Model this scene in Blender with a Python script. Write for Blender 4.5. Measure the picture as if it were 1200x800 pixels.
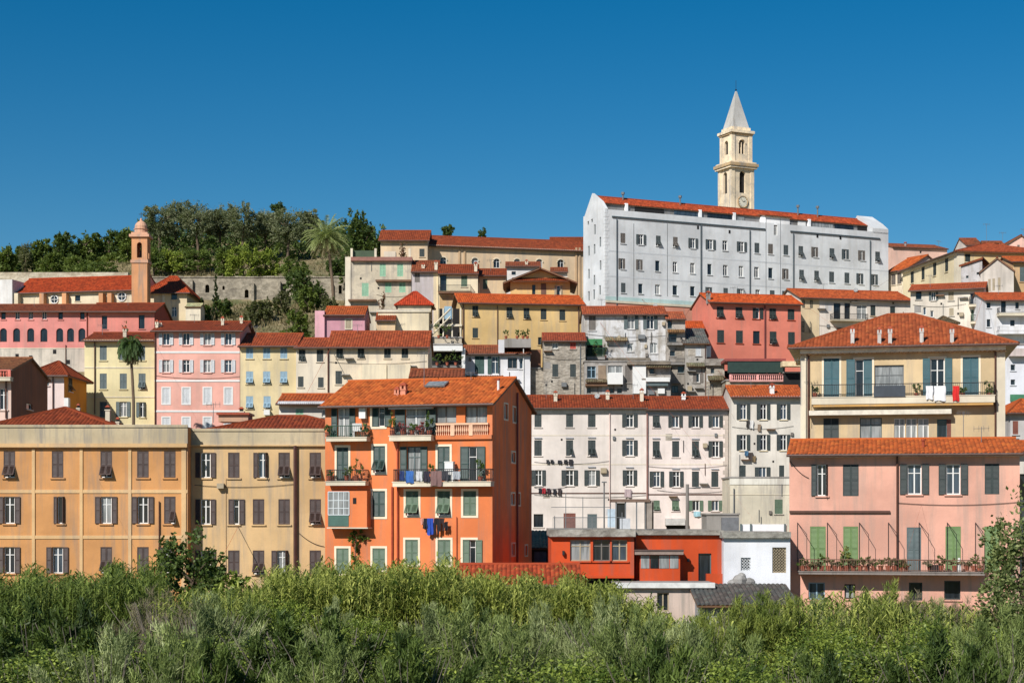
import bpy, math, random
import numpy as np
from mathutils import Vector, Matrix
random.seed(7); np.random.seed(7)
R = math.radians
scene = bpy.context.scene
for o in list(bpy.data.objects): bpy.data.objects.remove(o)

# ------------------------------------------------------------------ camera, sky, sun, exposure
EZ, FPX = 12.0, 2000.0
cam = bpy.data.cameras.new('camera'); camo = bpy.data.objects.new('camera', cam)
scene.collection.objects.link(camo); scene.camera = camo
camo.location = (0, 0, EZ); camo.rotation_euler = (R(90), 0, 0)
cam.sensor_width = 36; cam.lens = 36*FPX/1200; cam.shift_y = 200/1200
cam.clip_start = 0.5; cam.clip_end = 6000
SUN_EL, SUN_AZ = R(37.5), R(32)        # sun stands to the left of and behind the viewer
sdir = Vector((-math.sin(SUN_AZ)*math.cos(SUN_EL), -math.cos(SUN_AZ)*math.cos(SUN_EL), math.sin(SUN_EL)))
w = bpy.data.worlds.new('World'); scene.world = w; w.use_nodes = True
wt = w.node_tree; bg = wt.nodes['Background']
sky = wt.nodes.new('ShaderNodeTexSky'); sky.sky_type = 'NISHITA'; sky.sun_disc = False
sky.sun_elevation = SUN_EL; sky.sun_rotation = math.atan2(sdir.x, sdir.y)
sky.air_density = 1.0; sky.dust_density = 0.15; sky.ozone_density = 3.0; sky.altitude = 800
hs = wt.nodes.new('ShaderNodeHueSaturation'); hs.inputs['Saturation'].default_value = 1.47; hs.inputs['Hue'].default_value = 0.494
wt.links.new(sky.outputs[0], hs.inputs['Color']); wt.links.new(hs.outputs[0], bg.inputs['Color'])
bg.inputs['Strength'].default_value = 0.066
sun = bpy.data.lights.new('sun', 'SUN'); sun.energy = 4.9; sun.angle = R(0.53); sun.color = (1, 0.965, 0.92)
suno = bpy.data.objects.new('sun', sun); scene.collection.objects.link(suno)
suno.rotation_euler = sdir.to_track_quat('Z', 'Y').to_euler(); suno.location = (-60, -60, 90)
vs = scene.view_settings; vs.view_transform = 'Standard'; vs.look = 'None'; vs.gamma = 1; vs.exposure = 0.20; vs.use_curve_mapping = False
scene.cycles.max_bounces = 6; scene.cycles.diffuse_bounces = 4; scene.cycles.glossy_bounces = 2; scene.cycles.transmission_bounces = 3
scene.cycles.use_denoising = True

# ------------------------------------------------------------------ materials
def lin(c):
    c = c/255.0
    return c/12.92 if c <= .04045 else ((c+.055)/1.055)**2.4
KA = 0.80
def col(rgb, k=None):
    k = KA if k is None else k
    return tuple(min(.9, lin(x)*k) for x in rgb)+(1.0,)
def mul(c, f): return tuple(min(1, x*f) for x in c[:3])+(1.0,)
def N(t, typ, props=None, **ins):
    n = t.nodes.new(typ)
    for k, v in (props or {}).items(): setattr(n, k, v)
    for k, v in ins.items():
        k = {'F': 0, 'A6': 6, 'B7': 7, 'V0': 0, 'V1': 1, 'V2': 2}.get(k, k.replace('_', ' '))
        s = n.inputs[k]
        if isinstance(v, bpy.types.NodeSocket): t.links.new(v, s)
        else: s.default_value = v
    return n
def mix(t, f, a, b, blend='MIX'): return N(t, 'ShaderNodeMix', {'data_type': 'RGBA', 'blend_type': blend}, F=f, A6=a, B7=b).outputs[2]
def mth(t, op, a, b=0.0, c=0.0): return N(t, 'ShaderNodeMath', {'operation': op}, V0=a, V1=b, V2=c).outputs[0]
def ramp(t, x, lo, hi):
    return N(t, 'ShaderNodeMapRange', {'interpolation_type': 'SMOOTHSTEP'}, Value=x, From_Min=lo, From_Max=hi).outputs[0]
def newmat(name):
    m = bpy.data.materials.new(name); m.use_nodes = True
    return m, m.node_tree, m.node_tree.nodes['Principled BSDF']
_mc = {}
def plaster(rgb, stain=.35, rough=.9, k=None, patch=0.0, seams=0.0):
    key = ('pl', rgb, stain, k, patch, seams)
    if key in _mc: return _mc[key]
    m, t, b = newmat('plaster'); base = col(rgb, k)
    base = (base[0]*.935+base[1]*.05, base[1]*.935+base[0]*.05, base[2]*.93+base[1]*.095, 1)
    pos = N(t, 'ShaderNodeNewGeometry').outputs['Position']
    n1 = N(t, 'ShaderNodeTexNoise', Vector=pos, Scale=.22, Detail=5.0, Roughness=.6).outputs[0]
    mp = N(t, 'ShaderNodeMapping', Vector=pos, Scale=(1.6, 1.6, .13)).outputs[0]
    n2 = N(t, 'ShaderNodeTexNoise', Vector=mp, Scale=1.0, Detail=4.0, Roughness=.65).outputs[0]
    n3 = N(t, 'ShaderNodeTexNoise', Vector=pos, Scale=2.3, Detail=6.0, Roughness=.7).outputs[0]
    n4 = N(t, 'ShaderNodeTexNoise', Vector=pos, Scale=14.0, Detail=3.0).outputs[0]
    c = mix(t, ramp(t, n1, .33, .68), mul(base, 1.06), mul(base, .78))
    g = .3*base[0]+.5*base[1]+.2*base[2]
    dirt = (g*.62, g*.56, g*.48, 1)
    c = mix(t, mth(t, 'MULTIPLY', ramp(t, n2, .45, .72), min(1, stain*1.6)), c, dirt)
    c = mix(t, mth(t, 'MULTIPLY', ramp(t, n3, .5, .75), min(.8, stain*.8)), c, mul(base, .72))
    if patch:
        n5 = N(t, 'ShaderNodeTexNoise', Vector=pos, Scale=.8, Detail=8.0, Roughness=.75).outputs[0]
        c = mix(t, mth(t, 'MULTIPLY', ramp(t, n5, .5, .58), patch), c, (g*.48, g*.43, g*.36, 1))
    t.links.new(c, b.inputs['Base Color']); b.inputs['Roughness'].default_value = rough
    b.inputs['Specular IOR Level'].default_value = .2
    bp = N(t, 'ShaderNodeBump', Strength=.35, Distance=.02, Height=mth(t, 'ADD', n3, n4)).outputs[0]
    t.links.new(bp, b.inputs['Normal']); _mc[key] = m; return m
def tiles(rgb, moss=.35, k=None):
    key = ('ti', rgb, moss, k)
    if key in _mc: return _mc[key]
    m, t, b = newmat('roof_tiles'); base = col(rgb, k or .58); base = (base[0]*1.16, base[1]*1.16, base[2]*.84, 1) if base[0] > 1.6*base[2] else base
    uv = N(t, 'ShaderNodeUVMap').outputs[0]
    s = N(t, 'ShaderNodeSeparateXYZ', Vector=uv)
    u = mth(t, 'FLOOR', mth(t, 'DIVIDE', s.outputs[0], .26)); vv = mth(t, 'DIVIDE', s.outputs[1], .40); v = mth(t, 'FLOOR', vv)
    cid = N(t, 'ShaderNodeCombineXYZ', X=u, Y=v).outputs[0]
    wn = N(t, 'ShaderNodeTexWhiteNoise', Vector=cid).outputs[0]
    pos = N(t, 'ShaderNodeNewGeometry').outputs['Position']
    n1 = N(t, 'ShaderNodeTexNoise', Vector=pos, Scale=.5, Detail=6.0, Roughness=.7).outputs[0]
    c = mix(t, wn, mul(base, .60), mul(base, 1.25))
    c = mix(t, mth(t, 'MULTIPLY', ramp(t, wn, .86, .97), .4), c, (base[0]*1.05, base[1]*1.7, base[2]*1.6, 1))
    c = mix(t, mth(t, 'MULTIPLY', ramp(t, n1, .42, .70), min(.9, moss*1.7)), c, (base[0]*.45, base[1]*.70, base[2]*.8, 1))
    fr = mth(t, 'FRACT', vv)
    c = mix(t, mth(t, 'MULTIPLY', ramp(t, fr, .16, .02), .35), c, mul(base, .45))  # shadow line along each tile row, put into the colour
    t.links.new(c, b.inputs['Base Color']); b.inputs['Roughness'].default_value = .85
    b.inputs['Specular IOR Level'].default_value = .25
    bp = N(t, 'ShaderNodeBump', Strength=.6, Distance=.04, Height=mth(t, 'SUBTRACT', 1.0, fr)).outputs[0]
    t.links.new(bp, b.inputs['Normal']); _mc[key] = m; return m
def paint(rgb, rough=.55, var=.18, metal=0.0, k=None, name='paint'):
    key = ('pa', rgb, rough, var, metal, k)
    if key in _mc: return _mc[key]
    m, t, b = newmat(name); base = col(rgb, k)
    pos = N(t, 'ShaderNodeNewGeometry').outputs['Position']
    n = N(t, 'ShaderNodeTexNoise', Vector=pos, Scale=1.7, Detail=5.0, Roughness=.7).outputs[0]
    t.links.new(mix(t, ramp(t, n, .3, .7), mul(base, 1+var), mul(base, 1-var)), b.inputs['Base Color'])
    b.inputs['Roughness'].default_value = rough; b.inputs['Metallic'].default_value = metal
    _mc[key] = m; return m
def glassmat(rgb, rough=.08):
    m, t, b = newmat('window_glass')
    pos = N(t, 'ShaderNodeNewGeometry').outputs['Position']
    mp = N(t, 'ShaderNodeMapping', Vector=pos, Scale=(3, 3, .4)).outputs[0]
    n = N(t, 'ShaderNodeTexNoise', Vector=mp, Scale=1.5, Detail=2.0).outputs[0]
    c = col(rgb)
    t.links.new(mix(t, ramp(t, n, .35, .65), mul(c, 1.25), mul(c, .7)), b.inputs['Base Color'])
    b.inputs['Roughness'].default_value = rough; b.inputs['Specular IOR Level'].default_value = .5
    return m
def stone(rgb, rgb2, scale=1.1, k=None):
    key = ('st', rgb, rgb2, scale)
    if key in _mc: return _mc[key]
    m, t, b = newmat('stone_masonry'); a, d = col(rgb, k), col(rgb2, k)
    pos = N(t, 'ShaderNodeNewGeometry').outputs['Position']
    mp = N(t, 'ShaderNodeMapping', Vector=pos, Scale=(1, 1, 1.8)).outputs[0]
    vo = N(t, 'ShaderNodeTexVoronoi', Vector=mp, Scale=scale*1.6)
    n = N(t, 'ShaderNodeTexNoise', Vector=pos, Scale=.8, Detail=8.0, Roughness=.75).outputs[0]
    n2 = N(t, 'ShaderNodeTexNoise', Vector=pos, Scale=3.0, Detail=6.0, Roughness=.7).outputs[0]
    c = mix(t, ramp(t, n, .38, .62), a, d)
    c = mix(t, mth(t, 'MULTIPLY', ramp(t, n2, .45, .7), .45), c, mul(d, .6))
    vg = N(t, 'ShaderNodeSeparateXYZ', Vector=vo.outputs['Color']).outputs[0]
    c = mix(t, .45, c, mix(t, vg, mul(a, .55), mul(a, 1.1)))
    t.links.new(c, b.inputs['Base Color']); b.inputs['Roughness'].default_value = .95
    bp = N(t, 'ShaderNodeBump', Strength=.7, Distance=.08, Height=mth(t, 'ADD', vo.outputs['Distance'], n2)).outputs[0]
    t.links.new(bp, b.inputs['Normal']); _mc[key] = m; return m
def leaf(c1, c2, c3=None, rough=.55, trans=.3):
    """foliage: each leaf carries its own random number in its UV; larger clumps drift in tone"""
    m, t, b = newmat('foliage')
    uv = N(t, 'ShaderNodeSeparateXYZ', Vector=N(t, 'ShaderNodeUVMap').outputs[0])
    pos = N(t, 'ShaderNodeNewGeometry').outputs['Position']
    n = N(t, 'ShaderNodeTexNoise', Vector=pos, Scale=.45, Detail=3.0).outputs[0]
    c = mix(t, uv.outputs[0], c1+(1,), c2+(1,))
    if c3: c = mix(t, mth(t, 'MULTIPLY', ramp(t, n, .45, .68), .8), c, c3+(1,))
    t.links.new(c, b.inputs['Base Color']); b.inputs['Roughness'].default_value = rough
    b.inputs['Specular IOR Level'].default_value = .18
    tr = N(t, 'ShaderNodeBsdfTranslucent', Color=mix(t, .5, c, (.25, .35, .03, 1)))
    ms = N(t, 'ShaderNodeMixShader', F=trans)
    t.links.new(b.outputs[0], ms.inputs[1]); t.links.new(tr.outputs[0], ms.inputs[2])
    t.links.new(ms.outputs[0], t.nodes['Material Output'].inputs[0]); return m
def bark(rgb):
    m, t, b = newmat('bark'); c = col(rgb)
    pos = N(t, 'ShaderNodeNewGeometry').outputs['Position']
    mp = N(t, 'ShaderNodeMapping', Vector=pos, Scale=(4, 4, .8)).outputs[0]
    n = N(t, 'ShaderNodeTexNoise', Vector=mp, Scale=2.0, Detail=5.0).outputs[0]
    t.links.new(mix(t, n, mul(c, .55), mul(c, 1.35)), b.inputs['Base Color']); b.inputs['Roughness'].default_value = .95
    return m
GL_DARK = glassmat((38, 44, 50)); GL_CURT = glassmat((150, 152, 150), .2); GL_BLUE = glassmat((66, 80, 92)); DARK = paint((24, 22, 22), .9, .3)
WHITE = paint((238, 236, 230), .5, .05); CREAMT = plaster((236, 222, 190), .2); CONC = plaster((170, 164, 154), .6)
IRON = paint((40, 40, 42), .5, .2); PIPE_B = paint((92, 58, 44), .5, .2); PIPE_G = paint((120, 122, 122), .45, .1); GUT = paint((96, 70, 60), .5, .2)
SH_BROWN = paint((74, 56, 50), .6, .18); SH_GREEN = paint((48, 72, 66), .55, .15); SH_GREY = paint((92, 106, 106), .6, .12); SH_DARK = paint((52, 62, 60), .6, .15)
SH_TEAL = paint((54, 98, 106), .55, .12); SH_LIME = paint((112, 140, 82), .6, .1); SH_MINT = paint((150, 195, 160), .6, .1); SH_BLUE = paint((150, 180, 196), .55, .08)
SH_WHITE = paint((214, 216, 216), .55, .06); SH_OLIVE = paint((94, 116, 92), .6, .14); SH_BEIGE = paint((176, 160, 132), .6, .1); SH_RUST = paint((134, 78, 62), .7, .2); SH_WGREY = paint((120, 112, 104), .6, .12)
WOOD = paint((120, 86, 60), .7, .25)
T_OR = (208, 100, 54); T_RED = (162, 72, 42); T_BR = (160, 84, 60); T_BRIGHT = (216, 92, 44)

# ------------------------------------------------------------------ mesh builder
class MB:
    def __init__(s): s.v = []; s.f = []; s.m = []; s.uv = []
    def face(s, pts, m=0, uv=None):
        i = len(s.v); s.v += [tuple(p) for p in pts]; s.f.append(tuple(range(i, i+len(pts)))); s.m.append(m)
        s.uv += uv if uv else [(0, 0)]*len(pts)
    def box(s, x0, x1, y0, y1, z0, z1, m=0, M=None):
        c = [(x, y, z) for z in (z0, z1) for y in (y0, y1) for x in (x0, x1)]
        if M is not None: c = [M @ Vector(p) for p in c]
        for a in ((0, 1, 5, 4), (1, 3, 7, 5), (3, 2, 6, 7), (2, 0, 4, 6), (4, 5, 7, 6), (2, 3, 1, 0)): s.face([c[i] for i in a], m)
    def frust(s, cx, cy, z0, z1, a0, b0, a1, b1, m=0):
        p = [(cx+sx*a0, cy+sy*b0, z0) for sx, sy in ((-1, -1), (1, -1), (1, 1), (-1, 1))]; q = [(cx+sx*a1, cy+sy*b1, z1) for sx, sy in ((-1, -1), (1, -1), (1, 1), (-1, 1))]
        for i in range(4): s.face([p[i], p[(i+1) % 4], q[(i+1) % 4], q[i]], m)
        s.face(q, m); s.face(p[::-1], m)
    def tube(s, pts, rs, n=8, m=0, cap=True):
        pts = [Vector(p) for p in pts]; rs = rs if isinstance(rs, (list, tuple)) else [rs]*len(pts); rings = []
        for i, p in enumerate(pts):
            d = (pts[min(i+1, len(pts)-1)]-pts[max(i-1, 0)]).normalized()
            a = d.cross(Vector((0, 0, 1)) if abs(d.z) < .95 else Vector((1, 0, 0))).normalized(); b = d.cross(a)
            rings.append([p+(a*math.cos(k*2*math.pi/n)+b*math.sin(k*2*math.pi/n))*rs[i] for k in range(n)])
        for r0, r1 in zip(rings, rings[1:]):
            for k in range(n): s.face([r0[k], r1[k], r1[(k+1) % n], r0[(k+1) % n]], m)
        if cap: s.face(rings[0], m); s.face(rings[-1][::-1], m)
    def lathe(s, prof, n=16, m=0, c=(0, 0)):
        for (r0, z0), (r1, z1) in zip(prof, prof[1:]):
            for k in range(n):
                a, b = k*2*math.pi/n, (k+1)*2*math.pi/n
                s.face([(c[0]+r0*math.cos(a), c[1]+r0*math.sin(a), z0), (c[0]+r0*math.cos(b), c[1]+r0*math.sin(b), z0),
                        (c[0]+r1*math.cos(b), c[1]+r1*math.sin(b), z1), (c[0]+r1*math.cos(a), c[1]+r1*math.sin(a), z1)], m)
    def mesh(s, name, mats, smooth=False):
        me = bpy.data.meshes.new(name); me.from_pydata(s.v, [], s.f)
        for x in mats: me.materials.append(x)
        if len(mats) > 1: me.polygons.foreach_set('material_index', s.m)
        ul = me.uv_layers.new(name='UVMap'); ul.data.foreach_set('uv', [c for p in s.uv for c in p])
        if smooth: me.polygons.foreach_set('use_smooth', [True]*len(me.polygons))
        me.update(); return me
    def build(s, name, mats, parent=None, smooth=False):
        return link(name, s.mesh(name, mats if isinstance(mats, (list, tuple)) else [mats], smooth), parent)
def link(name, me, parent=None, loc=None, rot=None):
    o = bpy.data.objects.new(name, me); scene.collection.objects.link(o)
    if parent is not None: o.parent = parent
    if loc is not None: o.location = loc
    if rot is not None: o.rotation_euler = rot
    return o
def tag(o, label=None, cat=None, group=None, kind=None):
    if label: o['label'] = label
    if cat: o['category'] = cat
    if group: o['group'] = group
    if kind: o['kind'] = kind
    return o
def empty(name, loc, label, cat, rz=0, group=None):
    o = link(name, None, None, loc, (0, 0, rz)); o.empty_display_size = .3
    return tag(o, label, cat, group)
def P(px, py, Y): return Vector(((px-600)/FPX*Y, Y, EZ+(600-py)/FPX*Y))
TER = [(-200, -13), (40, -12.5), (52, -9.5), (75, -8), (100, -6.6), (150, -5), (171, -3.2), (179, 5), (186, 9), (200, 15), (212, 19.5), (222, 24), (238, 29), (250, 34), (262, 38.5), (284, 45.5), (320, 48), (420, 30), (900, 0), (3000, -20)]
def ter(Y, px=300): return float(terz(np.array([px], float), np.array([Y], float))[0])
def terz(px, Y):
    z = EZ+np.interp(Y, [a for a, _ in TER], [b for _, b in TER])
    z = z-3.2*np.clip((170-px)/170, 0, 1.3)*np.clip((Y-246)/14, 0, 1)*(Y < 900)
    k = np.clip((px-440)/80, 0, 1)
    return np.where((Y > 240) & (Y < 900), z*(1-k)+k*np.minimum(z, EZ+38.4), z)

# ------------------------------------------------------------------ tiled roof face
def tile_face(mb, P0, P1, Q0, Q1, m=0, amp=.06, per=.26, thick=.12, m2=1):
    P0, P1, Q0, Q1 = (Vector(p) for p in (P0, P1, Q0, Q1))
    e = (P1-P0); Ln = e.length; e.normalize(); d = Q0-P0; s = d-e*d.dot(e); V = s.length; s.normalize(); n = e.cross(s)
    a, b = (Q0-P0).dot(e), (Q1-P0).dot(e)
    us = sorted({round(i*per/4, 4) for i in range(int(Ln/(per/4))+1)} | {round(max(0, min(Ln, a)), 4), round(max(0, min(Ln, b)), 4), round(Ln, 4)})
    def vm(u):
        if u < a: return V*u/a
        if u > b: return V*(Ln-u)/max(1e-6, Ln-b)
        return V
    def dp(u):
        return amp*abs(math.sin(math.pi*u/per))
    lo = [P0+e*u+n*dp(u) for u in us]; hi = [P0+e*u+s*vm(u)+n*dp(u) for u in us]
    for i in range(len(us)-1):
        u0, u1 = us[i], us[i+1]
        mb.face([lo[i], lo[i+1], hi[i+1], hi[i]], m, [(u0, 0), (u1, 0), (u1, vm(u1)), (u0, vm(u0))])
    k = n*(-thick)
    und = [P0+k, P1+k, Q1+k] + ([Q0+k] if (Q0-Q1).length > 1e-4 else [])
    mb.face(und[::-1], m2)
    mb.face([P0+k, P1+k, P1, P0], m2); mb.face([P1+k, Q1+k, Q1, P1], m2); mb.face([Q0+k, P0+k, P0, Q0], m2)
def ridge_cap(mb, a, b, r=.13, m=0):
    mb.tube([a, b], r, 6, m)

# ------------------------------------------------------------------ windows and shutters
_meshes = {}
def leaf_mesh(w, h, mat, flap=False, pitch=.075):
    key = ('leaf', round(w, 2), round(h, 2), mat.name, flap)
    if key in _meshes: return _meshes[key]
    mb = MB(); st = .06
    def panel(z0, z1, M=None):
        mb.box(0, st, -.022, .022, z0, z1, 0, M); mb.box(w-st, w, -.022, .022, z0, z1, 0, M)
        mb.box(st, w-st, -.020, .020, z0, z0+.07, 0, M); mb.box(st, w-st, -.020, .020, z1-.07, z1, 0, M)
        if z1-z0 > 1.1: mb.box(st, w-st, -.020, .020, (z0+z1)/2-.035, (z0+z1)/2+.035, 0, M)
        z = z0+.07
        while z < z1-.08:
            q = [Vector((st, -.018, z)), Vector((w-st, -.018, z)), Vector((w-st, .016, z+.072)), Vector((st, .016, z+.072))]
            mb.face([M @ p for p in q] if M is not None else q); z += pitch
    if flap:
        hz = h*.46; panel(hz+.01, h)
        M = Matrix.Translation((0, 0, hz)) @ Matrix.Rotation(R(-38), 4, 'X') @ Matrix.Translation((0, 0, -hz))
        panel(0, hz, M)
    else: panel(0, h)
    me = mb.mesh('shutter', [mat]); _meshes[key] = me; return me
def win_mesh(w, h, fr, trim, back, sill, sur, bars=True, arch=False):
    key = ('win', round(w, 2), round(h, 2), fr.name, trim.name, back.name if back else 0, sill, sur, bars, arch)
    if key in _meshes: return _meshes[key]
    mb = MB(); t = .07; y0, y1 = .13, .19
    if back: mb.box(0, w, .19, .22, 0, h, 2)
    mb.box(0, t, y0, y1, 0, h); mb.box(w-t, w, y0, y1, 0, h); mb.box(t, w-t, y0, y1, 0, t); mb.box(t, w-t, y0, y1, h-t, h)
    if bars:
        mb.box(w/2-.04, w/2+.04, y0-.01, y1, t, h-t)
        if h > 1.2: mb.box(t, w-t, y0-.006, y1, h*.70-.025, h*.70+.025)
    if sill: mb.box(-.1, w+.1, -.10, .02, -.09, 0, 1)
    if sur:
        mb.box(-sur, 0, -.03, .01, 0, h, 1); mb.box(w, w+sur, -.03, .01, 0, h, 1); mb.box(-sur, w+sur, -.033, .01, h, h+sur, 1)
        if not sill: mb.box(-sur, w+sur, -.033, .01, -sur, 0, 1)
    me = mb.mesh('window', [fr, trim, back or DARK]); _meshes[key] = me; return me
def pane_mesh(w, h, mat):
    key = ('pane', round(w, 2), round(h, 2), mat.name)
    if key in _meshes: return _meshes[key]
    mb = MB(); mb.box(.05, w-.05, .162, .175, .05, h-.05); me = mb.mesh('pane', [mat]); _meshes[key] = me; return me

class Bld:
    reg = {}
    def __init__(s, name, label, cat, xl, xr, Y, ytop, ybot, depth, mat, base=None, group=None, sh=SH_GREEN, fr=WHITE, trim=None, roofmat=None):
        Yl, Yr = Y if isinstance(Y, tuple) else (Y, Y)
        a, b = P(xl, ytop, Yl), P(xr, ytop, Yr)
        s.mat = mat; s.sh, s.fr, s.trim = sh, fr, trim or mat; s.d = depth
        s.w = (Vector((b.x, b.y))-Vector((a.x, a.y))).length; s.rz = math.atan2(b.y-a.y, b.x-a.x)
        zb = P(xl, ybot, Yl).z
        s.z0 = min(zb, ter(min(Yl, Yr))-.6) if base is None else base
        s.H = a.z-s.z0
        s.o = empty(name, (a.x, a.y, s.z0), label, cat, s.rz, group)
        s.M = Matrix.Translation((a.x, a.y, s.z0)) @ Matrix.Rotation(s.rz, 4, 'Z'); s.Mi = s.M.inverted()
        Bld.reg[label] = s; s.e = s.Mi @ Vector((0, 0, EZ)); s.holes = {'front': [], 'left': [], 'right': []}; s.extra = []; s.slope = None; s.gab = None
    def ray(s, px, py): return s.Mi.to_3x3() @ Vector(((px-600)/FPX, 1, (600-py)/FPX))
    def pt(s, px, py, wall='front', off=0.0):
        d = s.ray(px, py)
        if wall == 'front': t = (-off-s.e.y)/d.y
        elif wall == 'right': t = (s.w+off-s.e.x)/d.x
        elif wall == 'left': t = (-off-s.e.x)/d.x
        return s.e+d*t
    def uz(s, px, py, wall='front', off=0.0):
        p = s.pt(px, py, wall, off); return {'front': p.x, 'right': p.y, 'left': s.d-p.y}[wall], p.z
    def at(s, y, px, py):                      # local point at inward depth y
        d = s.ray(px, py); return s.e+d*((y-s.e.y)/d.y)
    def wp(s, px, py, off=0.0, wall='front'): return s.M @ s.pt(px, py, wall, off)
    def place(s, o, wall, u, z, out=0.0):
        o.location, o.rotation_euler = {'front': ((u, -out, z), (0, 0, 0)), 'right': ((s.w+out, u, z), (0, 0, R(90))), 'left': ((-out, s.d-u, z), (0, 0, R(-90)))}[wall]
    def win(s, k, px, y0, y1, wpx, wall='front', sh=None, fr=None, sur=0, sill=True, back=None, pane=None, bars=True, trim=None, flat=False):
        u0, z1 = s.uz(px-wpx/2, y0, wall); u1, _ = s.uz(px+wpx/2, y0, wall); _, z0 = s.uz(px, y1, wall)
        w, h = max(.3, round((u1-u0)*20)/20), max(.3, round((z1-z0)*20)/20); uc = (u0+u1)/2; u0 = uc-w/2; z0 = z1-h
        arch = k == 'A'
        if not flat: s.holes[wall].append((u0, u0+w, z0, z0+h, arch))
        sh, fr, trim = sh or s.sh, fr or s.fr, trim or s.trim
        opn = k in 'ophlrdA'
        if opn and pane is None: pane = random.choice([GL_DARK, GL_DARK, GL_DARK, GL_CURT, GL_BLUE]) if k != 'd' else GL_DARK
        me = win_mesh(w, h, fr if k not in 'd' else s.sh, trim, back if opn else DARK, sill, sur, bars and k not in 'd' and w > .45)
        o = link('window', me, s.o); s.place(o, wall, u0, z0)
        if opn: link('pane', pane_mesh(w, h, pane), o)
        W = w/2
        def leafat(x, y, flap=False, rz=0): link('shutter', leaf_mesh(W-.01, h-.02, sh, flap), o, (x, y, .01), (0, 0, rz))
        if k == 'c': leafat(.005, .03); leafat(W+.005, .03)
        elif k == 'a': leafat(.005, .03, True); leafat(W+.005, .03, True)
        elif k == 'b': leafat(.005, .03); leafat(W+.005, .03, True)
        elif k == 'o': leafat(-W-.01, -.06); leafat(w+.02, -.06)
        elif k == 'l': leafat(.005, .03); leafat(w+.02, -.06)
        elif k == 'r': leafat(-W-.01, -.06); leafat(W+.005, .03)
        elif k == 'h':                         # one leaf half swung out
            leafat(-W-.01, -.06); leafat(w-(W-.01)*math.cos(R(70)), -.02-(W-.01)*math.sin(R(70)), False, R(70))
        return o
    def wins(s, kinds, xs, y0, y1, wpx, slope=0.0, **kw):
        for k, x in zip(kinds, xs):
            if k == ' ': continue
            dy = slope*(x-xs[0]); s.win(k, x, y0+dy, y1+dy, wpx, **kw)
    def part(s, name, mb, mats): return mb.build(name, mats, s.o)
    def band(s, py, hpx, mat, x0=None, x1=None, out=.05, px=None, name='string_course', wall='front'):
        px = px if px is not None else (x0 if x0 is not None else 600)
        ua = s.uz(x0, py, wall)[0] if x0 is not None else 0; ub = s.uz(x1, py, wall)[0] if x1 is not None else (s.w if wall == 'front' else s.d)
        z1 = s.uz(px, py, wall)[1]; z0 = s.uz(px, py+hpx, wall)[1]; mb = MB()
        if wall == 'front': mb.box(ua, ub, -out, .02, z0, z1)
        elif wall == 'left': mb.box(-out, .02, s.d-ub, s.d-ua, z0, z1)
        else: mb.box(s.w-.02, s.w+out, ua, ub, z0, z1)
        return s.part(name, mb, mat)
    def pipe(s, px, y0, y1, r=.06, mat=None, off=.1):
        a = s.pt(px, y0, off=off); b = s.pt(px, y1, off=off); mb = MB(); mb.tube([(a.x, a.y, a.z), (a.x, a.y, b.z)], r, 6)
        return s.part('downpipe', mb, mat or PIPE_B)
    def bx(s, name, x0, x1, y0, y1, mat, d0=0.0, d1=.3, wall='front'):
        """a box standing out of the facade, from d0 to d1 metres in front of it"""
        a = s.pt(x0, y0, wall, d1 if d1 > 0 else 0); b = s.pt(x1, y1, wall, d1 if d1 > 0 else 0); mb = MB()
        if wall == 'front': mb.box(a.x, b.x, -d1, -d0, b.z, a.z)
        else: mb.box(s.w+d0, s.w+d1, a.y, b.y, b.z, a.z)
        return s.part(name, mb, mat)
    # ---- walls
    def wall_panel(s, mb, T, W, z0, z1, holes, rev=.22):
        us = sorted({0, W} | {round(min(max(x, 0), W), 4) for h in holes for x in h[:2]}); zs = sorted({z0, z1} | {round(min(max(x, z0), z1), 4) for h in holes for x in h[2:4]})
        for i in range(len(us)-1):
            for j in range(len(zs)-1):
                uc, zc = (us[i]+us[i+1])/2, (zs[j]+zs[j+1])/2
                if any(h[0] < uc < h[1] and h[2] < zc < h[3] for h in holes): continue
                mb.face([T(us[i], 0, zs[j]), T(us[i+1], 0, zs[j]), T(us[i+1], 0, zs[j+1]), T(us[i], 0, zs[j+1])])
        for a, b, c, d, arch in holes:
            r = rev
            mb.face([T(a, 0, c), T(a, r, c), T(a, r, d), T(a, 0, d)]); mb.face([T(b, r, c), T(b, 0, c), T(b, 0, d), T(b, r, d)])
            mb.face([T(a, 0, c), T(b, 0, c), T(b, r, c), T(a, r, c)]); mb.face([T(a, r, d), T(b, r, d), T(b, 0, d), T(a, 0, d)])
            if arch:
                cx, rr = (a+b)/2, (b-a)/2; zc = d-rr
                for sgn, cu in ((1, b), (-1, a)):
                    ps = [(cx+sgn*rr*math.cos(q*math.pi/12), zc+rr*math.sin(q*math.pi/12)) for q in range(7)]
                    for p, q in zip(ps, ps[1:]):
                        mb.face([T(cu, .002, d), T(p[0], .002, p[1]), T(q[0], .002, q[1])]); mb.face([T(p[0], 0, p[1]), T(q[0], 0, q[1]), T(q[0], r, q[1]), T(p[0], r, p[1])])
    def finish(s, name='wall', top=None, right=None, left=None, front=None):
        mb = MB(); H = s.H if top is None else top
        s.wall_panel(mb, lambda u, d, z: (u, d, z), s.w, 0, H, s.holes['front'])
        ms = [front or s.mat]
        if right: s.part(name, mb, ms); mb = MB()
        s.wall_panel(mb, lambda u, d, z: (s.w-d, u, z), s.d, 0, H, s.holes['right'])
        if s.gab and s.gab[0] == 'side': _, yr, zr = s.gab; mb.face([(s.w, 0, H), (s.w, s.d, H), (s.w, yr, zr)])
        if right: s.part(name, mb, [right]); mb = MB()
        s.wall_panel(mb, lambda u, d, z: (d, s.d-u, z), s.d, 0, H, s.holes['left'])
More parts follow.
